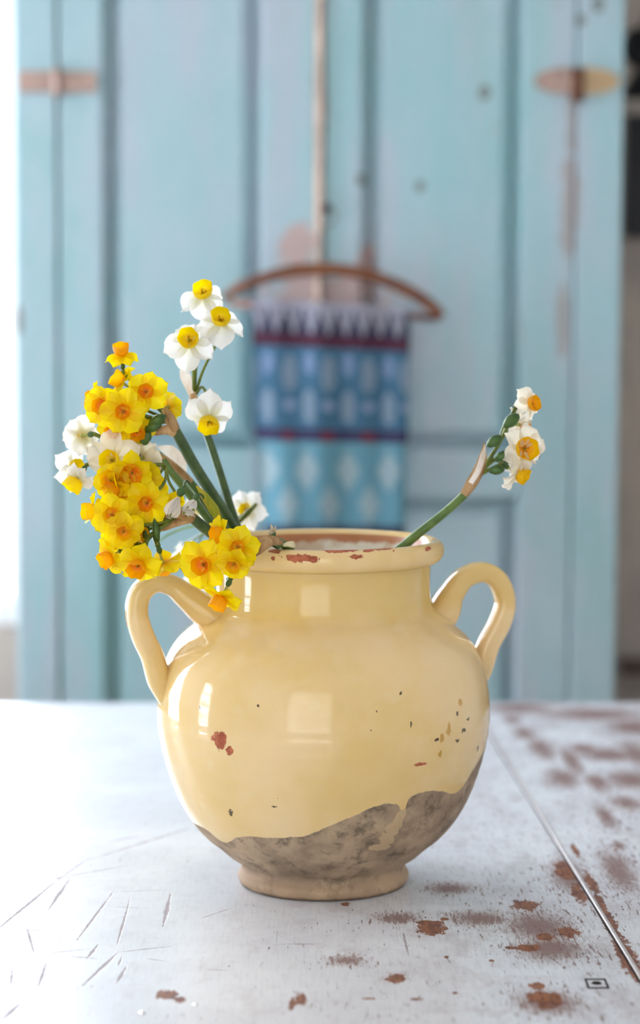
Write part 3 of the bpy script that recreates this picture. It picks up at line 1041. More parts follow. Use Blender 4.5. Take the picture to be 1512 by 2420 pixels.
def make_knit():
    nx, ny = 76, 116
    V, F, C = [], [], []
    x0, x1, y0, y1 = 590, 970, 716, 1275

    def edge(v):
        py = y0 + (y1 - y0) * v
        l = 594 + 12 * v + (14 if py > 1040 else 0) * min(1, max(0, (py - 1040) / 20))
        r = 968 - 6 * v - (6 if py > 1040 else 0)
        return l, r, py
    for side in (0, 1):
        for j in range(ny + 1):
            v = j / ny
            l, r, py = edge(v)
            for i in range(nx + 1):
                u = i / nx
                px = l + (r - l) * u
                q = at(px, py + (22 * (u - .5)) * (1 - v), HY - 0.016)
                th = 0.0065 * (1 - abs(2 * u - 1) ** 6)
                fold = 0.003 * math.sin(u * 9 + 2 * v) + 0.0016 * math.sin(u * 23 + 1)
                stitch = 0.0007 * math.sin(i * PI / 1.0 + 0.5)
                y = q.y + fold + (-th if side == 0 else 0.003) + stitch
                if v < 0.05 and side == 0: y += 0.006 * (1 - v / 0.05) ** 2
                V.append((q.x, y, q.z))
    N = (nx + 1) * (ny + 1)
    idx = lambda s, i, j: s * N + j * (nx + 1) + i
    for s in (0, 1):
        for j in range(ny):
            l, r, py = edge((j + .5) / ny)
            for i in range(nx):
                f = (idx(s, i, j), idx(s, i + 1, j), idx(s, i + 1, j + 1), idx(s, i, j + 1))
                F.append(f if s == 1 else f[::-1])
                C.append(knit_col(l + (r - l) * (i + .5) / nx, py))
    for j in range(ny):
        for i in (0, nx):
            F.append((idx(0, i, j), idx(0, i, j + 1), idx(1, i, j + 1), idx(1, i, j)))
            C.append(knit_col(600, edge((j + .5) / ny)[2]))
    for i in range(nx):
        for j in (0, ny):
            F.append((idx(0, i, j), idx(1, i, j), idx(1, i + 1, j), idx(0, i + 1, j)))
            C.append(NAVY if j else GREY)
    me = mesh_from('knitted_piece', V, F, M_knit)
    ca = me.color_attributes.new('stitch', 'FLOAT_COLOR', 'CORNER')
    cols = [lin(*c) for c in C]
    buf = []
    for p in me.polygons:
        for _ in p.loop_indices: buf += cols[p.index]
    ca.data.foreach_set('color', buf)
    o = link('knitted_piece', me)
    # loops of wool that hold the knitting on the bar, bunched around it
    return tag(o, 'blue patterned knitted wool piece with maroon bands hanging from the coat hanger', 'knitting')


knit = make_knit()
for i in range(15):
    px = 606 + i * 25
    yb = 718 + (px - 540) * 0.072
    pts = [at(px - 4, 742, HY - 0.0215), at(px - 5, yb, HY - 0.0125), at(px - 1, yb - 15, HY - 0.006), at(px + 3, yb - 14, HY + 0.005), at(px + 4, yb + 4, HY + 0.0095), at(px + 4, 742, HY - 0.011)]
    tube('wool_loop', catmull(pts, 4), 0.0022, plain('grey_wool', lin(150, 150, 164), 0.95) if i == 0 else bpy.data.materials['grey_wool'], knit, 6)

# ================================================================== RIGHT-HAND BACKGROUND
M_black = plain('matt_black_iron', lin(20, 20, 22), 0.6, 0.3, 0.2, 30)
M_darkwall = plain('dark_wall_stand_in', lin(52, 52, 56), 0.8, 0.0, 0.15, 12)
M_ledge = plain('dark_brown_wood', lin(78, 62, 56), 0.6, 0.0, 0.2, 20)
lw = at(1545, 228, 3.48)
lamp = empty('wall_lamp', lw, 'black iron shade of a wall lamp right of the cupboard', 'lamp')
V, F = lathe_geo([(0.048, 0.0), (0.047, 0.006), (0.020, 0.056), (0.012, 0.066), (0.012, 0.085), (0.0005, 0.088), ], 32)
link('shade', mesh_from('shade', V, F, M_black), lamp)
tube('arm', catmull([Vector((0, 0, 0.085)), Vector((0, 0.01, 0.12)), Vector((0, 0.07, 0.135)), Vector((0, 0.139, 0.09))], 6), 0.005, M_black, lamp, 10)
V, F = lathe_geo([(0.0005, -0.006), (0.03, -0.006), (0.032, 0), (0.03, 0.004), (0.0005, 0.004)], 24)
rp = link('wall_plate', mesh_from('wall_plate', V, F, M_black), lamp, (0, RY1 - lw.y - .0045, 0.09))
rp.rotation_euler = (PI / 2, 0, 0)
sb0, sb1 = at(1478, 560, 3.6), at(1660, 272, 3.6)  # made-up board standing in for the darker patch of wall
wall_dark = empty('dark_wall_board', (sb0.x, 3.6, sb0.z), 'dark grey stand-in board added for the darker wall below the black lamp, right of cupboard', 'board')
box('board_panel', 0.006, sb1.x - sb0.x, 0.0, 0.016, 0.006, sb1.z - sb0.z, M_darkwall, wall_dark, 0.002)
for (a0, a1, c0, c1) in ((0, .008, 0, sb1.z - sb0.z), (.008, sb1.x - sb0.x, 0, .008), (.008, sb1.x - sb0.x, sb1.z - sb0.z - .008, sb1.z - sb0.z)):
    box('frame_strip', a0, a1, -.006, 0.017, c0, c1, M_darkwall, wall_dark, 0.001)
lg = at(1474, 1600, 3.55)
tag(box('trim_1', lg.x, RX1 - .002, 3.57, RY1 - .001, lg.z, at(1474, 1568, 3.55).z, M_ledge, None, 0.004), kind='structure')

# ================================================================== FLOWERS
def m_petal(name, c0, c1, tr=0.45, green=False):
    """thin petal: diffuse plus light passing through; c0 at the throat, c1 at the tip, fine lengthwise veins"""
    t = NT(name)
    uv = t.sep(t.uv())
    vein = t.noise(7.0, 3, 0.6, vec=t.uv(), stretch=(7, 0.6, 1))
    c = t.mix(t.ramp(uv[1], 0.0, 0.55), c0, c1)
    dk = tuple(x * 0.86 for x in c1[:3]) + (1,)
    c = t.mix(t.math('MULTIPLY', t.ramp(vein, 0.48, 0.68), 0.35), c, dk)
    if green:
        d = t.vmath('LENGTH', t.vmath('MULTIPLY', t.vmath('SUBTRACT', t.uv(), (0.5, 0.86, 0)), (1.0, 1.6, 0)))
        c = t.mix(t.math('SUBTRACT', 1.0, t.ramp(d, 0.15, 0.21)), c, lin(128, 150, 24))
    t.set(c, 0.5)
    tl = t.n.new('ShaderNodeBsdfTranslucent')
    t.put(tl.inputs[0], c)
    mx = t.n.new('ShaderNodeMixShader')
    mx.inputs[0].default_value = tr
    t.link(t.b.outputs[0], mx.inputs[1])
    t.link(tl.outputs[0], mx.inputs[2])
    t.link(mx.outputs[0], t.out.inputs[0])
    return t.m


P_YEL = m_petal('yellow_petal', lin(255, 216, 0), lin(255, 232, 0), 0.5)
P_WHT = m_petal('white_petal', lin(236, 236, 205), lin(248, 247, 244))
P_CRM = m_petal('cream_withering_petal', lin(246, 238, 206), lin(247, 240, 224))
P_SNOW = m_petal('snowflake_tepal', lin(246, 240, 232), lin(248, 244, 240), 0.45, True)
C_ORG = m_petal('orange_corona', lin(255, 150, 0), lin(255, 182, 0), 0.45)
C_YEL = m_petal('golden_corona', lin(250, 205, 0), lin(255, 224, 0), 0.45)
C_GOLD = m_petal('deep_yellow_corona', lin(255, 170, 0), lin(255, 205, 0), 0.45)


def m_green(name, a, b, rough=0.4):
    t = NT(name)
    f = t.ramp(t.noise(90, 4, 0.6), 0.35, 0.65)
    t.bump(t.noise(500, 2), 0.1, 0.0003)
    return t.set(t.mix(f, lin(*a), lin(*b)), rough, None, **{'Subsurface Weight': 0.0})


G_STEM = m_green('dark_green_stem', (58, 84, 48), (78, 104, 56))
G_MID = m_green('mid_green_stem', (78, 108, 46), (104, 132, 62))
G_PED = m_green('olive_pedicel', (84, 100, 30), (118, 132, 44))
G_OV = m_green('green_ovary', (48, 82, 36), (74, 108, 48))
G_TUBE = m_green('pale_green_tube', (150, 160, 70), (186, 190, 110))
M_ANTH = plain('ochre_anther', lin(200, 130, 20), 0.7, var=.2, scale=300)
M_PIST = plain('olive_pistil', lin(150, 140, 30), 0.6, var=.2, scale=300)


def m_papery(name, a, b):
    t = NT(name)
    f = t.ramp(t.noise(120, 5, 0.6, stretch=(1, 1, .3)), 0.35, 0.65)
    c = t.mix(f, lin(*a), lin(*b))
    t.set(c, 0.7)
    tl = t.n.new('ShaderNodeBsdfTranslucent')
    t.put(tl.inputs[0], c)
    mx = t.n.new('ShaderNodeMixShader')
    mx.inputs[0].default_value = 0.3
    t.link(t.b.outputs[0], mx.inputs[1])
    t.link(tl.outputs[0], mx.inputs[2])
    t.link(mx.outputs[0], t.out.inputs[0])
    return t.m


M_SPATHE = m_papery('tan_papery_spathe', (156, 118, 76), (196, 160, 116))
M_SPWHITE = m_papery('white_papery_spathe', (226, 208, 190), (244, 236, 228))


def petal_mesh(name, mat, reflex, cup, width, twist, point=0.75, wave=0.0, seed=0, ex=0.62):
    """petal lying along +X, unit length, facing +Z"""
    rnd = random.Random(seed)
    nu, nv = 6, 10
    V, F, UV = [], [], []
    ph = rnd.uniform(0, 6)
    for j in range(nv + 1):
        v = j / nv
        x = 0.07 + 0.93 * v
        w = width * (max(0.0, math.sin(PI * (v * 0.93 + 0.07) ** (point + 0.25))) ** ex if v < 1 else 0.02)
        if v < 0.12: w = max(w, width * 0.34)
        for i in range(nu + 1):
            u = -1 + 2 * i / nu
            y = u * w
            z = 0.10 * v * (1 - v) * 2 - reflex * v ** 1.7 + cup * (u * u) * w * (0.4 + v) * 1.2 - 0.05 * (1 - abs(u)) * math.sin(PI * v)
            z += wave * math.sin(u * 2.4 + ph + v * 5) * v
            z += u * twist * v * w * 2
            xx = x - abs(reflex) * 0.22 * v * v - (0.05 * u * u if v > 0.85 else 0)
            V.append((xx, y, z))
            UV.append((i / nu, v))
    for j in range(nv):
        for i in range(nu):
            a = j * (nu + 1) + i
            F.append((a, a + 1, a + nu + 2, a + nu + 1))
    return mesh_from(name, V, F, mat, uvs=UV)


PET = {}
for key, mat, wd in (('Y', P_YEL, 0.41), ('W', P_WHT, 0.44), ('C', P_CRM, 0.43)):
    L = []
    for k in range(8):
        rr = random.Random(hash(key) % 7 + k * 13)
        rr = random.Random(k * 31 + ord(key))
        wv = {'Y': 0.03, 'W': 0.045, 'C': 0.10}[key]
        L.append(petal_mesh('petal', mat, 0.0 + rr.uniform(-.06, .10), rr.uniform(0.1, 0.5), wd * rr.uniform(.88, 1.08), rr.uniform(-.3, .3), 0.75 + rr.uniform(-.08, .1), wv, k, {'Y': .64, 'W': .80, 'C': .66}[key]))
    PET[key] = L


def corona_mesh(name, mat, r1, depth, seed, ruff=0.06):
    rnd = random.Random(seed)
    ph = rnd.uniform(0, 6)
    prof = [(0.02, -0.02), (0.16, -0.015), (0.25, 0.02), (0.30, 0.08), (0.325, 0.16), (0.335, 0.25), (0.34, 0.33), (0.335, 0.38)]
    seg = 24
    V, F, UV = [], [], []
    for j, (r, z) in enumerate(prof):
        tt = j / (len(prof) - 1)
        for k in range(seg):
            w = 2 * PI * k / seg
            q = 1 + ruff * tt ** 3 * math.sin(6 * w + ph) + 0.5 * ruff * tt ** 2 * math.sin(2 * w + ph * 2)
            V.append((r / 0.335 * r1 * q * math.cos(w), r / 0.335 * r1 * q * math.sin(w), z / 0.38 * depth * (1 + 0.8 * ruff * tt * math.sin(5 * w + ph))))
            UV.append((k / seg, tt))
    for j in range(len(prof) - 1):
        for k in range(seg):
            k2 = (k + 1) % seg
            F.append((j * seg + k, j * seg + k2, (j + 1) * seg + k2, (j + 1) * seg + k))
    return mesh_from(name, V, F, mat, uvs=UV)


COR = {}
for key, mat in (('o', C_ORG), ('y', C_YEL), ('g', C_GOLD)):
    for k in range(4):
        COR[key, k] = corona_mesh('corona', mat, 1.0, 1.0, k * 7 + ord(key), 0.07)


def flower_core():
    """floral tube and ovary behind the petals, unit = petal length, pointing to -Z"""
    prof = [(0.10, 0.02), (0.085, -0.08), (0.065, -0.20), (0.06, -0.40), (0.062, -0.50), (0.10, -0.54), (0.135, -0.64), (0.13, -0.74), (0.08, -0.84), (0.04, -0.90)]
    V, F = lathe_geo(prof, 12)
    mi = [0 if i < 4 * 12 else 1 for i in range(len(F))]
    return mesh_from('flower', V, F, [G_TUBE, G_OV], midx=mi)


CORE = flower_core()
V, F = lathe_geo([(0.001, 0.14), (0.03, 0.12), (0.045, 0.06), (0.035, 0.0), (0.02, -0.03), (0.001, -0.03)], 8)
PISTIL = mesh_from('pistil', V, F, M_PIST)
V, F = lathe_geo([(0.001, 0.10), (0.022, 0.06), (0.03, 0.0), (0.02, -0.05), (0.001, -0.08)], 8)
ANTHER = mesh_from('anther', V, F, M_ANTH)


def frame_of(facing):
    """camera-frame direction (right, up, towards the viewer) -> world direction"""
    r, u, t = facing
    return Vector((r, -t, u)).normalized()


class Plant:
    def __init__(self, base, label, name='narcissus', cat='flower', group='cut flowers in the cream pot'):
        self.base = Vector(base)
        self.root = empty(name, self.base, label, cat, group)

    def stem(self, pts, r, mat, name='stem', ratio=1.0, seg=12):
        P = [at(*p) - self.base for p in pts]
        return tube(name, catmull(P, 6), [x * SP for x in r] if isinstance(r, (list, tuple)) else r * SP, mat, self.root, seg, ratio)

    def flower(self, px, py, Y, facing, R, pal, node, cor=None, reflex=0.0, rc=0.40, dc=0.42, ped=3.6, roll=None, anthers=False, jit=0.12, via=None, tail=0.9, pull=None):
        c = at(px, py, Y)
        d = frame_of(facing)
        Rw = R * Y / FPX
        fl = link('flower', CORE, self.root, c - self.base)
        q = d.to_track_quat('Z', 'Y')
        fl.rotation_mode = 'QUATERNION'
        fl.rotation_quaternion = q
        fl.scale = (Rw, Rw, Rw)
        key = pal
        rnd = random.Random(int(px * 13 + py * 7))
        ro = rnd.uniform(0, 1.05) if roll is None else roll
        for k in range(6):
            p = link('petal', PET[key][rnd.randrange(8)], fl)
            tilt = reflex + rnd.uniform(-jit, jit)
            p.rotation_mode = 'QUATERNION'
            p.rotation_quaternion = (Quaternion((0, 0, 1), ro + k * PI / 3 + rnd.uniform(-.09, .09)) @ Quaternion((0, 1, 0), tilt)
                                     @ Quaternion((1, 0, 0), rnd.uniform(-jit, jit) * 1.5))
            p.location = (0, 0, 0.012 if k % 2 else -0.012)
            s = rnd.uniform(0.92, 1.06)
            if pull:
                w = ro + k * PI / 3
                s *= 1 + q.to_matrix().col[0].dot(frame_of(pull)) * math.cos(w) * .26 + q.to_matrix().col[1].dot(frame_of(pull)) * math.sin(w) * .26
            p.scale = (s, s, s)
        cc = cor or {'Y': 'o', 'W': 'y', 'C': 'o'}[pal]
        co = link('corona', COR[cc, rnd.randrange(4)], fl)
        co.scale = (rc * rnd.uniform(.95, 1.05), rc * rnd.uniform(.92, 1.05), dc)
        co.location = (0, 0, 0.03)
        co.rotation_euler = (0, 0, rnd.uniform(0, 6))
        pi = link('pistil', PISTIL, fl)
        pi.location = (0, 0, 0.06)
        if anthers:
            for k in range(3):
                an = link('anther', ANTHER, fl)
                w = k * 2 * PI / 3 + rnd.uniform(-.4, .4)
                an.location = (0.10 * math.cos(w), 0.10 * math.sin(w), 0.16)
                an.rotation_euler = (0.3 * math.sin(w), 0.3, w)
        # pedicel from the umbel node to the ovary
        e = c - d * (Rw * tail)
        n = at(*node)
        mid = [at(*via)] if via else [n.lerp(e, 0.5) + Vector((0, 0, 0.10 * (e - n).length)) - d * (0.15 * (e - n).length)]
        P = [n - self.base] + [m - self.base for m in mid] + [e - self.base]
        tube('pedicel', catmull(P, 6), [ped * SP, ped * SP * .9, ped * SP * 1.05], G_PED, self.root, 8)
        return fl

    def spathe(self, pts, w, mat=None, curl=0.5):
        """papery bract: a curled sheet along a path, wide in the middle, pointed at the tip"""
        P = catmull([at(*p) - self.base for p in pts], 6)
        n = len(P)
        V, F = [], []
        m = 6
        for j, p in enumerate(P):
            t = (P[min(j + 1, n - 1)] - P[max(j - 1, 0)]).normalized()
            a = t.cross(Vector((0, 1, 0))).normalized()
            b = a.cross(t)
            v = j / (n - 1)
            ww = interp(w, v) * SP
            for i in range(m + 1):
                u = -1 + 2 * i / m
                V.append(p + a * (u * ww) + b * (curl * ww * (u * u - 0.4) + 0.08 * ww * math.sin(9 * v + 3 * u)))
        for j in range(n - 1):
            for i in range(m):
                q = j * (m + 1) + i
                F.append((q, q + 1, q + m + 2, q + m + 1))
        return link('spathe', mesh_from('spathe', V, F, mat or M_SPATHE), self.root)


# ---- A: the tall white stem
A = Plant(at(700, 1620, 1.68), 'white narcissus on the tallest stem, four flowers with yellow cups')
A.stem([(458, 940, 1.67), (470, 978, 1.67), (494, 1040, 1.672), (522, 1125, 1.675), (561, 1248, 1.68), (630, 1430, 1.68), (700, 1620, 1.68)], [8, 8.5, 9, 9.5, 10, 10, 10], G_STEM)
nA = (459, 938, 1.67)
A.flower(480, 697, 1.66, (-.04, .70, .70), 60, 'W', nA, reflex=0.55, rc=.41, ped=3.6, anthers=True, via=(466, 840, 1.668), pull=(0, -1, 0), roll=.5)
A.flower(521, 760, 1.65, (.05, .64, .76), 60, 'W', nA, reflex=0.50, rc=.40, ped=3.6, anthers=True, via=(482, 870, 1.66), pull=(0, -1, 0), roll=.5)
A.flower(448, 806, 1.648, (-.10, .34, .93), 66, 'W', nA, reflex=0.32, rc=.37, ped=4.2, anthers=True, via=(457, 880, 1.66), pull=(0, -1, 0), roll=.35)
A.flower(494, 992, 1.645, (-.03, -.66, .75), 64, 'W', nA, reflex=0.50, rc=.38, ped=3.6, anthers=True, via=(478, 915, 1.66), pull=(0, 1, 0), roll=.5)
A.spathe([(461, 962, 1.667), (452, 925, 1.666), (438, 890, 1.667), (433, 855, 1.67), (430, 836, 1.672)], [6, 10, 13, 8, 1], M_SPWHITE)
A.spathe([(466, 968, 1.662), (459, 945, 1.661), (456, 930, 1.662)], [9, 9, 7], M_SPATHE, .9)

# ---- B: the lone stem leaning right
B = Plant(at(780, 1520, 1.66), 'fading white narcissus with orange cups leaning out alone to the right')
B.stem([(1112, 1148, 1.64), (1090, 1176, 1.64), (1040, 1220, 1.645), (968, 1278, 1.65), (890, 1350, 1.655), (780, 1520, 1.66)], [9, 10, 10, 11, 11, 11], G_MID)
nB = (1128, 1126, 1.64)
B.stem([(1114, 1146, 1.64), (1122, 1135, 1.64), (1130, 1122, 1.64)], [9, 9, 8], G_MID, 'stem_tip')
B.flower(1253, 955, 1.635, (.72, .18, .62), 48, 'C', nB, 'o', 0.35, .40, .34, 5, via=(1182, 1042, 1.64), jit=.3, tail=.9)
B.flower(1228, 1003, 1.66, (.70, .05, -.30), 46, 'C', nB, 'o', 0.3, .40, .40, 4.5, via=(1172, 1060, 1.65), jit=.3)
B.flower(1237, 1060, 1.632, (.46, .04, .88), 60, 'C', nB, 'g', 0.18, .46, .36, 4.5, via=(1170, 1082, 1.645), anthers=True, jit=.2)
B.flower(1224, 1118, 1.637, (.78, -.42, .40), 52, 'C', nB, 'g', 0.45, .40, .42, 4.5, via=(1160, 1108, 1.645), jit=.3)
B.flower(1222, 1090, 1.675, (.8, .05, -.5), 48, 'W', nB, 'g', 0.35, .36, .42, 4.2, via=(1165, 1090, 1.66), jit=.3)
B.spathe([(1096, 1170, 1.634), (1116, 1140, 1.634), (1132, 1110, 1.636), (1141, 1080, 1.638), (1144, 1045, 1.64)], [10, 14, 13, 10, 1], M_SPATHE, .8)
B.spathe([(1112, 1142, 1.63), (1130, 1112, 1.632), (1142, 1075, 1.636), (1146, 1050, 1.638)], [6, 7, 7, 1], M_SPWHITE, .6)
for (x, y, r_, tilt) in ((1207, 995, 1.0, .7), (1167, 1043, .9, .6), (1186, 1079, .85, .3), (1172, 1111, .8, .1)):
    c = at(x, y, 1.632)
    V, F = lathe_geo([(0.0002, -.0062), (.0024, -.005), (.0044, -.001), (.0043, .002), (.0025, .0055), (.0002, .0066)], 12)
    o = link('ovary', mesh_from('ovary', V, F, G_OV), B.root, c - B.base)
    o.rotation_euler = (0, PI / 2 - tilt, 0)
    o.scale = (r_, r_, r_ * 1.15)

# ---- C: upper yellow cluster on the thick dark stem
Cc = Plant(at(720, 1600, 1.69), 'bright yellow narcissus cluster at the top left on a thick dark stem')
Cc.stem([(404, 998, 1.64), (424, 1036, 1.642), (470, 1118, 1.65), (545, 1236, 1.665), (600, 1330, 1.68), (720, 1600, 1.69)], [11, 12.5, 13, 13.5, 13, 12], G_STEM)
nC = (402, 994, 1.64)
Cc.flower(287, 838, 1.625, (-.06, .93, .36), 44, 'Y', nC, 'o', 0.35, .43, .55, 4, via=(300, 890, 1.63), roll=.2)
Cc.flower(287, 903, 1.632, (-.80, .58, .20), 48, 'Y', nC, 'g', 0.1, .42, .48, 4, via=(340, 930, 1.64))
Cc.flower(345, 926, 1.615, (.02, .12, .98), 56, 'Y', nC, 'o', 0.08, .33, .36, 5, via=(385, 965, 1.63), roll=.3)
Cc.flower(291, 972, 1.600, (.0, -.02, 1), 60, 'Y', nC, 'o', 0.03, .31, .36, 5, via=(350, 985, 1.625), roll=.1)
Cc.flower(243, 959, 1.608, (-.33, .02, .94), 54, 'Y', nC, 'o', 0.05, .36, .38, 5, via=(330, 985, 1.628))
Cc.flower(229, 947, 1.625, (-.93, .08, .33), 50, 'Y', nC, 'o', 0.1, .42, .48, 4, via=(320, 960, 1.64))
Cc.flower(398, 962, 1.655, (.55, .05, -.80), 46, 'Y', nC, 'g', 0.1, .38, .4, 4, via=(400, 980, 1.645))
Cc.flower(322, 1018, 1.622, (.25, -.55, .78), 48, 'Y', nC, 'o', 0.15, .36, .4, 5, via=(365, 1000, 1.63))
Cc.flower(268, 1012, 1.618, (-.30, -.45, .84), 46, 'Y', nC, 'o', 0.12, .36, .4, 5, via=(345, 1000, 1.635))
Cc.spathe([(413, 1018, 1.632), (402, 992, 1.628), (390, 972, 1.628), (378, 956, 1.632)], [13, 13, 9, 2], M_SPATHE, .8)
Cc.spathe([(415, 1024, 1.634), (392, 1016, 1.63), (368, 1022, 1.628), (352, 1026, 1.63)], [11, 11, 8, 1], M_SPATHE, .7)
for (x, y, rot, Y) in ((346, 1032, .3, 1.626), (372, 992, 1.1, 1.622), (362, 1008, 1.2, 1.622), (318, 1042, 1.2, 1.63)):
    V, F = lathe_geo([(0.0002, -.0066), (.0022, -.0055), (.0038, -.001), (.0036, .002), (.0022, .0055), (.0002, .007)], 12)
    o = link('ovary', mesh_from('ovary', V, F, G_OV), Cc.root, at(x, y, Y) - Cc.base)
    o.rotation_euler = (0, rot, 0)

# ---- D: white cluster left
D = Plant(at(730, 1560, 1.70), 'white narcissus cluster at the far left between the yellow clusters')
D.stem([(348, 1058, 1.66), (395, 1090, 1.66), (440, 1130, 1.665), (490, 1192, 1.672), (545, 1278, 1.68), (600, 1360, 1.69), (730, 1560, 1.70)], [8, 9, 10, 10, 10, 10, 10], G_MID)
nD = (346, 1057, 1.66)
D.flower(195, 1030, 1.645, (-.55, -.12, -.72), 56, 'W', nD, 'y', 0.1, .38, .45, 5, via=(270, 1045, 1.655))
D.flower(268, 1088, 1.612, (-.42, .12, .90), 78, 'C', nD, 'y', 0.12, .30, .34, 4, via=(310, 1068, 1.64), jit=.2)
D.flower(172, 1110, 1.634, (.74, .28, .45), 56, 'W', nD, 'y', 0.3, .40, .36, 4, via=(240, 1085, 1.65), jit=.25)
D.flower(182, 1132, 1.616, (-.52, -.78, .30), 46, 'W', nD, 'y', 0.5, .50, .60, 4, via=(250, 1095, 1.655), jit=.25)
D.flower(338, 1082, 1.630, (.35, .10, -.90), 58, 'C', nD, 'y', 0.1, .38, .4, 4, via=(340, 1062, 1.645), jit=.2)
D.spathe([(452, 1140, 1.655), (415, 1105, 1.652), (385, 1082, 1.652), (350, 1062, 1.655)], [8, 8, 7, 4], M_SPATHE, .9)
D.spathe([(436, 1120, 1.668), (425, 1090, 1.672), (400, 1066, 1.674), (372, 1056, 1.676)], [6, 14, 15, 2], M_SPWHITE, .4)

# ---- E: middle golden cluster
E = Plant(at(710, 1540, 1.66), 'golden narcissus cluster in the middle left with deep orange cups')
E.stem([(386, 1086, 1.63), (405, 1116, 1.63), (450, 1172, 1.635), (500, 1236, 1.645), (560, 1310, 1.655), (710, 1540, 1.66)], [7, 8.5, 9.5, 10, 10, 10], G_MID)
nE = (392, 1098, 1.63)
E.flower(313, 1116, 1.600, (-.08, -.30, .95), 56, 'Y', nE, 'o', 0.1, .48, .50, 4.5, via=(362, 1098, 1.622))
E.flower(262, 1136, 1.597, (-.14, .25, .95), 50, 'Y', nE, 'g', 0.12, .42, .5, 4, via=(340, 1110, 1.625))
E.flower(273, 1150, 1.598, (-.58, -.52, .62), 50, 'Y', nE, 'o', 0.1, .42, .5, 4, via=(345, 1125, 1.622))
E.flower(347, 1188, 1.590, (-.08, -.12, .98), 60, 'Y', nE, 'o', 0.05, .30, .36, 4, via=(388, 1140, 1.618), roll=.2)
E.flower(352, 1128, 1.622, (.45, .22, -.85), 48, 'Y', nE, 'o', 0.1, .4, .4, 4, via=(375, 1108, 1.63))
E.flower(372, 1152, 1.640, (.30, .10, -.90), 34, 'Y', nE, 'o', 0.1, .4, .4, 3.6, via=(392, 1125, 1.635))
E.flower(406, 1196, 1.612, (-.18, -.86, .45), 40, 'Y', nE, 'o', 0.9, .44, .62, 3.6, via=(398, 1135, 1.622), jit=.05)
E.flower(292, 1180, 1.606, (-.20, -.20, .95), 50, 'Y', nE, 'o', 0.1, .34, .4, 4, via=(350, 1150, 1.62))

# ---- F: lower golden cluster
Fp = Plant(at(690, 1500, 1.63), 'yellow narcissus cluster drooping low beside the left handle')
Fp.stem([(408, 1226, 1.605), (440, 1216, 1.61), (478, 1244, 1.62), (520, 1278, 1.637), (570, 1330, 1.65), (690, 1500, 1.65)], [11, 12, 13, 13, 12, 11], G_STEM)
nF = (412, 1224, 1.605)
Fp.flower(222, 1208, 1.590, (-.90, .02, .42), 50, 'Y', nF, 'g', 0.1, .42, .5, 5, via=(320, 1222, 1.60))
Fp.flower(266, 1216, 1.576, (-.12, .0, .98), 58, 'Y', nF, 'g', 0.08, .33, .36, 5, via=(340, 1228, 1.595))
Fp.flower(292, 1254, 1.572, (.06, -.22, .97), 54, 'Y', nF, 'g', 0.1, .32, .38, 5, via=(355, 1240, 1.59))
Fp.flower(322, 1262, 1.588, (.86, -.10, .48), 52, 'Y', nF, 'g', 0.1, .36, .45, 5, via=(375, 1235, 1.6))
Fp.flower(260, 1316, 1.580, (-.76, -.44, .48), 50, 'Y', nF, 'o', 0.1, .42, .48, 5, via=(330, 1282, 1.59))
Fp.flower(327, 1334, 1.565, (-.20, -.50, .84), 62, 'Y', nF, 'o', 0.12, .38, .44, 6, via=(352, 1270, 1.588))
Fp.flower(384, 1330, 1.590, (.18, -.86, -.42), 54, 'Y', nF, 'o', 0.1, .38, .44, 6, via=(368, 1262, 1.598))
Fp.flower(276, 1276, 1.600, (-.42, -.32, .60), 50, 'Y', nF, 'g', 0.1, .36, .42, 4, via=(340, 1255, 1.603))
Fp.spathe([(458, 1228, 1.602), (430, 1214, 1.598), (402, 1214, 1.597), (378, 1222, 1.598)], [13, 14, 11, 2], M_SPATHE, .8)
Fp.spathe([(452, 1226, 1.606), (420, 1234, 1.602), (388, 1248, 1.6), (374, 1254, 1.6)], [10, 10, 7, 1], M_SPATHE, .8)
for (x, y, rot, Y) in ((345, 1262, .12, 1.592), (369, 1256, -.15, 1.59), (308, 1296, 1.15, 1.59)):
    V, F = lathe_geo([(0.0002, -.0085), (.0016, -.0065), (.0026, -.001), (.0025, .002), (.0017, .0065), (.0002, .0095)], 12)
    o = link('ovary', mesh_from('ovary', V, F, G_OV), Fp.root, at(x, y, Y) - Fp.base)
    o.rotation_euler = (0, rot, 0)

# ---- G: yellow cluster hanging over the front of the rim
G = Plant(at(760, 1500, 1.66), 'yellow narcissus cluster hanging over the front of the pot rim')
G.stem([(596, 1302, 1.582), (630, 1284, 1.588), (665, 1284, 1.606), (700, 1330, 1.635), (760, 1500, 1.66)], [7, 9, 10, 10, 10], G_MID)
nG = (600, 1300, 1.582)
G.flower(482, 1334, 1.560, (-.34, -.04, .94), 68, 'Y', nG, 'o', 0.05, .34, .40, 4.5, via=(555, 1318, 1.575), roll=.2)
G.flower(561, 1292, 1.556, (.02, -.04, 1), 60, 'Y', nG, 'g', 0.05, .32, .34, 5, via=(590, 1296, 1.572), roll=.15)
G.flower(552, 1332, 1.552, (-.12, -.38, .92), 50, 'Y', nG, 'g', 0.1, .34, .38, 4.5, via=(585, 1318, 1.57))
G.flower(526, 1264, 1.570, (-.90, .02, .42), 54, 'Y', nG, 'o', 0.05, .40, .48, 4, via=(570, 1285, 1.58))
G.flower(524, 1410, 1.560, (-.42, -.82, .38), 56, 'Y', nG, 'o', 0.12, .36, .55, 5.5, via=(542, 1362, 1.572))
G.spathe([(590, 1312, 1.572), (612, 1292, 1.574), (642, 1280, 1.582), (668, 1284, 1.594)], [11, 17, 14, 5], M_SPATHE, .8)
G.stem([(668, 1284, 1.6), (690, 1300, 1.612), (700, 1330, 1.635)], [5, 6, 8], G_MID, 'stem_base')

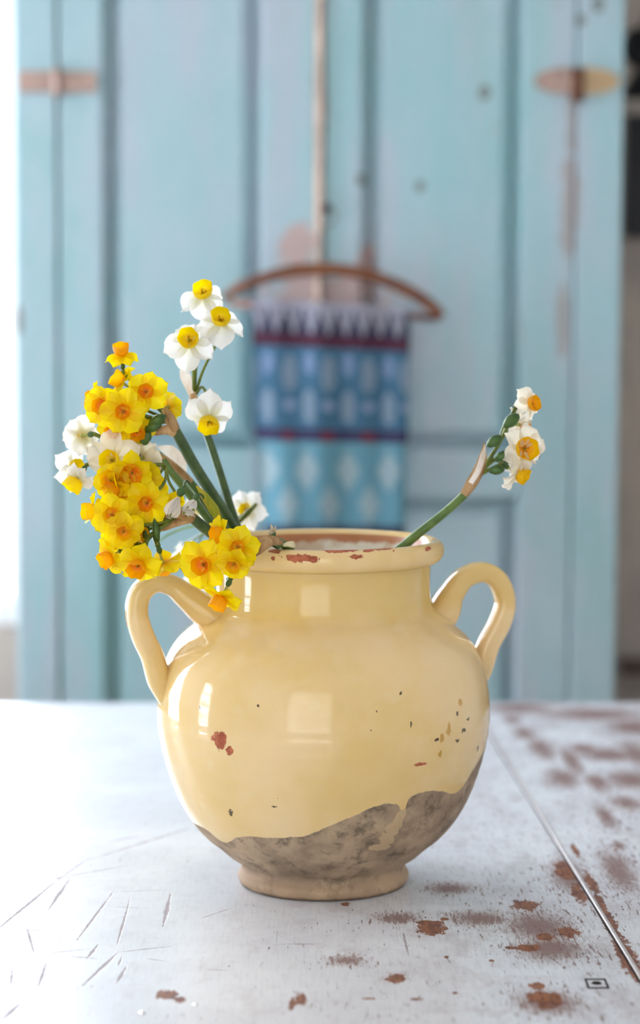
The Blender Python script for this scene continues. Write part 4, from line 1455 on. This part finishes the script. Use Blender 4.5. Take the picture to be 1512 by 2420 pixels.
# ---- snowflake (spring bell flowers with green dots)
def bell(plant, px, py, Y, facing, R, node, spread, via=None, ped=3.0, petals=6, narrow=1.0):
    c = at(px, py, Y)
    d = frame_of(facing)
    Rw = R * Y / FPX
    fl = link('flower', SN_CORE, plant.root, c - plant.base)
    fl.rotation_mode = 'QUATERNION'
    fl.rotation_quaternion = d.to_track_quat('Z', 'Y')
    fl.scale = (Rw,) * 3
    rnd = random.Random(int(px + py))
    for k in range(petals):
        p = link('tepal', SN_TEP[k % 3], fl)
        p.rotation_mode = 'QUATERNION'
        p.rotation_quaternion = Quaternion((0, 0, 1), k * 2 * PI / petals + .3) @ Quaternion((0, 1, 0), -(PI / 2 - spread) + rnd.uniform(-.08, .08))
        p.location = (0, 0, 0.02)
        p.scale = (1, narrow, 1)
    for k in range(3):
        an = link('anther', ANTHER, fl)
        w = k * 2.1
        an.location = (.07 * math.cos(w), .07 * math.sin(w), .42)
    e = c - d * (Rw * .32)
    n = at(*node)
    m = at(*via) if via else n.lerp(e, .5)
    tube('pedicel', catmull([n - plant.base, m - plant.base, e - plant.base], 6), ped * SP, G_OV, plant.root, 8)


V, F = lathe_geo([(0.001, .06), (.10, .04), (.14, -.04), (.17, -.16), (.12, -.28), (0.03, -.33)], 12)
SN_CORE = mesh_from('flower', V, F, G_OV)
SN_TEP = [petal_mesh('tepal', P_SNOW, -0.12, 0.5, 0.30, .1, .8, .03, 40 + k) for k in range(3)]
Hh = Plant(at(705, 1560, 1.64), 'white snowflake bells with green dots in front of the yellow cluster', 'snowflake_flower')
Hh.stem([(470, 1172, 1.606), (500, 1212, 1.615), (540, 1262, 1.63), (600, 1345, 1.645), (705, 1560, 1.64)], [3.5, 8, 8.5, 9, 9], G_STEM)
bell(Hh, 424, 1170, 1.585, (-.42, -.88, .20), 62, (500, 1214, 1.612), 0.10, narrow=0.62, via=(445, 1140, 1.6))
bell(Hh, 461, 1180, 1.582, (-.36, -.66, .66), 50, (500, 1214, 1.612), 0.50, via=(478, 1172, 1.6))
Hh.spathe([(520, 1238, 1.606), (505, 1206, 1.603), (482, 1172, 1.602), (464, 1148, 1.603)], [7, 12, 9, 2], m_papery('yellow_green_spathe', (150, 160, 30), (198, 184, 60)), .9)
Hh.spathe([(530, 1248, 1.610), (512, 1218, 1.606), (496, 1192, 1.604)], [7, 9, 2], m_papery('green_spathe', (84, 110, 30), (128, 140, 40)), .9)

# ---- K: withered snowflake sprig lying inside the front rim
K = Plant(at(690, 1420, 1.655), 'withered snowflake sprig with two shrivelled blooms lying over the pot rim', 'snowflake_flower')
K.stem([(655, 1296, 1.615), (668, 1318, 1.632), (690, 1420, 1.655)], [3, 4, 5], G_STEM)
nK = (655, 1296, 1.615)
V, F = lathe_geo([(0.0002, -.0040), (.0020, -.003), (.0024, 0), (.0019, .003), (.0002, .0036)], 12)
OVS = mesh_from('ovary', V, F, G_OV)
for (x, y, Y, rot) in ((644, 1266, 1.606, .15), (664, 1287, 1.600, 1.35)):
    o = link('ovary', OVS, K.root, at(x, y, Y) - K.base)
    o.rotation_euler = (0, rot, 0)
tube('pedicel', catmull([at(*nK) - K.base, at(639, 1284, 1.606) - K.base, at(643, 1270, 1.606) - K.base], 5), 2.4 * SP, G_OV, K.root, 8)
tube('pedicel', catmull([at(*nK) - K.base, at(655, 1290, 1.604) - K.base, at(660, 1287, 1.6) - K.base], 5), 2.4 * SP, G_OV, K.root, 8)
shr = m_papery('shrivelled_petal', (206, 172, 128), (238, 224, 204))
for (x0, y0, x1, y1, w) in ((644, 1260, 640, 1240, 4), (645, 1260, 651, 1243, 3), (642, 1260, 632, 1258, 4)):
    P = [at(x0, y0, 1.605) - K.base, at((x0 + x1) / 2 + 1, (y0 + y1) / 2, 1.603) - K.base, at(x1, y1, 1.605) - K.base]
    tube('tepal', catmull(P, 4), [w * SP * .8, w * SP, w * SP * .4], shr, K.root, 8)
P = [at(670, 1288, 1.599) - K.base, at(682, 1286, 1.597) - K.base, at(690, 1287, 1.597) - K.base, at(696, 1293, 1.597) - K.base]
tube('tepal', catmull(P, 4), [4 * SP, 6 * SP, 8 * SP, 3 * SP], P_CRM, K.root, 10)

# ---- I: white narcissus half hidden behind the stems
I = Plant(at(700, 1540, 1.73), 'white narcissus half hidden behind the green stems above the back rim')
I.stem([(548, 1246, 1.73), (590, 1330, 1.73), (700, 1540, 1.73)], [8, 9, 9], G_MID)
nI = (548, 1246, 1.73)
I.flower(582, 1204, 1.765, (-.25, .05, .92), 54, 'W', nI, 'y', 0.15, .30, .25, 4, via=(556, 1230, 1.75))
I.flower(478, 1196, 1.745, (-.30, .15, .90), 54, 'W', nI, 'y', 0.1, .34, .3, 4, via=(520, 1220, 1.74))
tube('bud', catmull([at(560, 1238, 1.735) - I.base, at(585, 1212, 1.735) - I.base, at(606, 1190, 1.735) - I.base], 5), [5 * SP, 7 * SP, 4 * SP], G_PED, I.root, 10)

# ---- J: blurred white flowers behind the left handle
J = Plant(at(560, 1470, 1.74), 'small white narcissus hanging down behind the yellow front cluster')
J.stem([(478, 1262, 1.80), (505, 1246, 1.79), (545, 1290, 1.75), (560, 1470, 1.74)], [6, 6, 7, 7], G_MID)
nJ = (478, 1262, 1.80)
J.flower(436, 1312, 1.83, (.55, -.35, .60), 40, 'W', nJ, 'y', 0.3, .34, .3, 3, via=(455, 1275, 1.81))
J.flower(462, 1385, 1.83, (-.30, -.60, .60), 38, 'W', nJ, 'y', 0.3, .34, .3, 3, via=(455, 1315, 1.82))

# ---- L: thin leaf blade
L = Plant(at(560, 1440, 1.73), 'thin pale green leaf blade arching out behind the lower cluster', 'leaf', 'leaf', 'cut flowers in the cream pot')
Lp = catmull([at(560, 1440, 1.73) - L.base, at(530, 1300, 1.745) - L.base, at(490, 1246, 1.76) - L.base, at(445, 1246, 1.765) - L.base, at(395, 1265, 1.77) - L.base, at(362, 1292, 1.775) - L.base], 6)
tube('blade', Lp, [4 * SP, 4 * SP, 4 * SP, 3.6 * SP, 3 * SP, 1 * SP], m_green('pale_leaf_green', (120, 160, 120), (150, 186, 140)), L.root, 8, 0.35)

# ---- two drops of water on the table front
M_drop = NT('water')
M_drop = M_drop.set((1, 1, 1, 1), 0.02, 0.0, **{'Transmission Weight': 1.0, 'IOR': 1.33})
for (x, y, r, lab) in ((335, 2396, .0022, 'small clear water drop at the bottom left on the table'), (461, 2376, .0016, 'tiny clear water drop right of the larger drop on the table')):
    V, F = lathe_geo([(0.00005, r * .8), (r * .5, r * .7), (r * .9, r * .38), (r, 0.00005), (0.00005, 0.00005)], 16)
    o = link('water_drop', mesh_from('water_drop', V, F, M_drop), None, on_table(x, y))
    tag(o, lab, 'drop', 'water drops on the table')
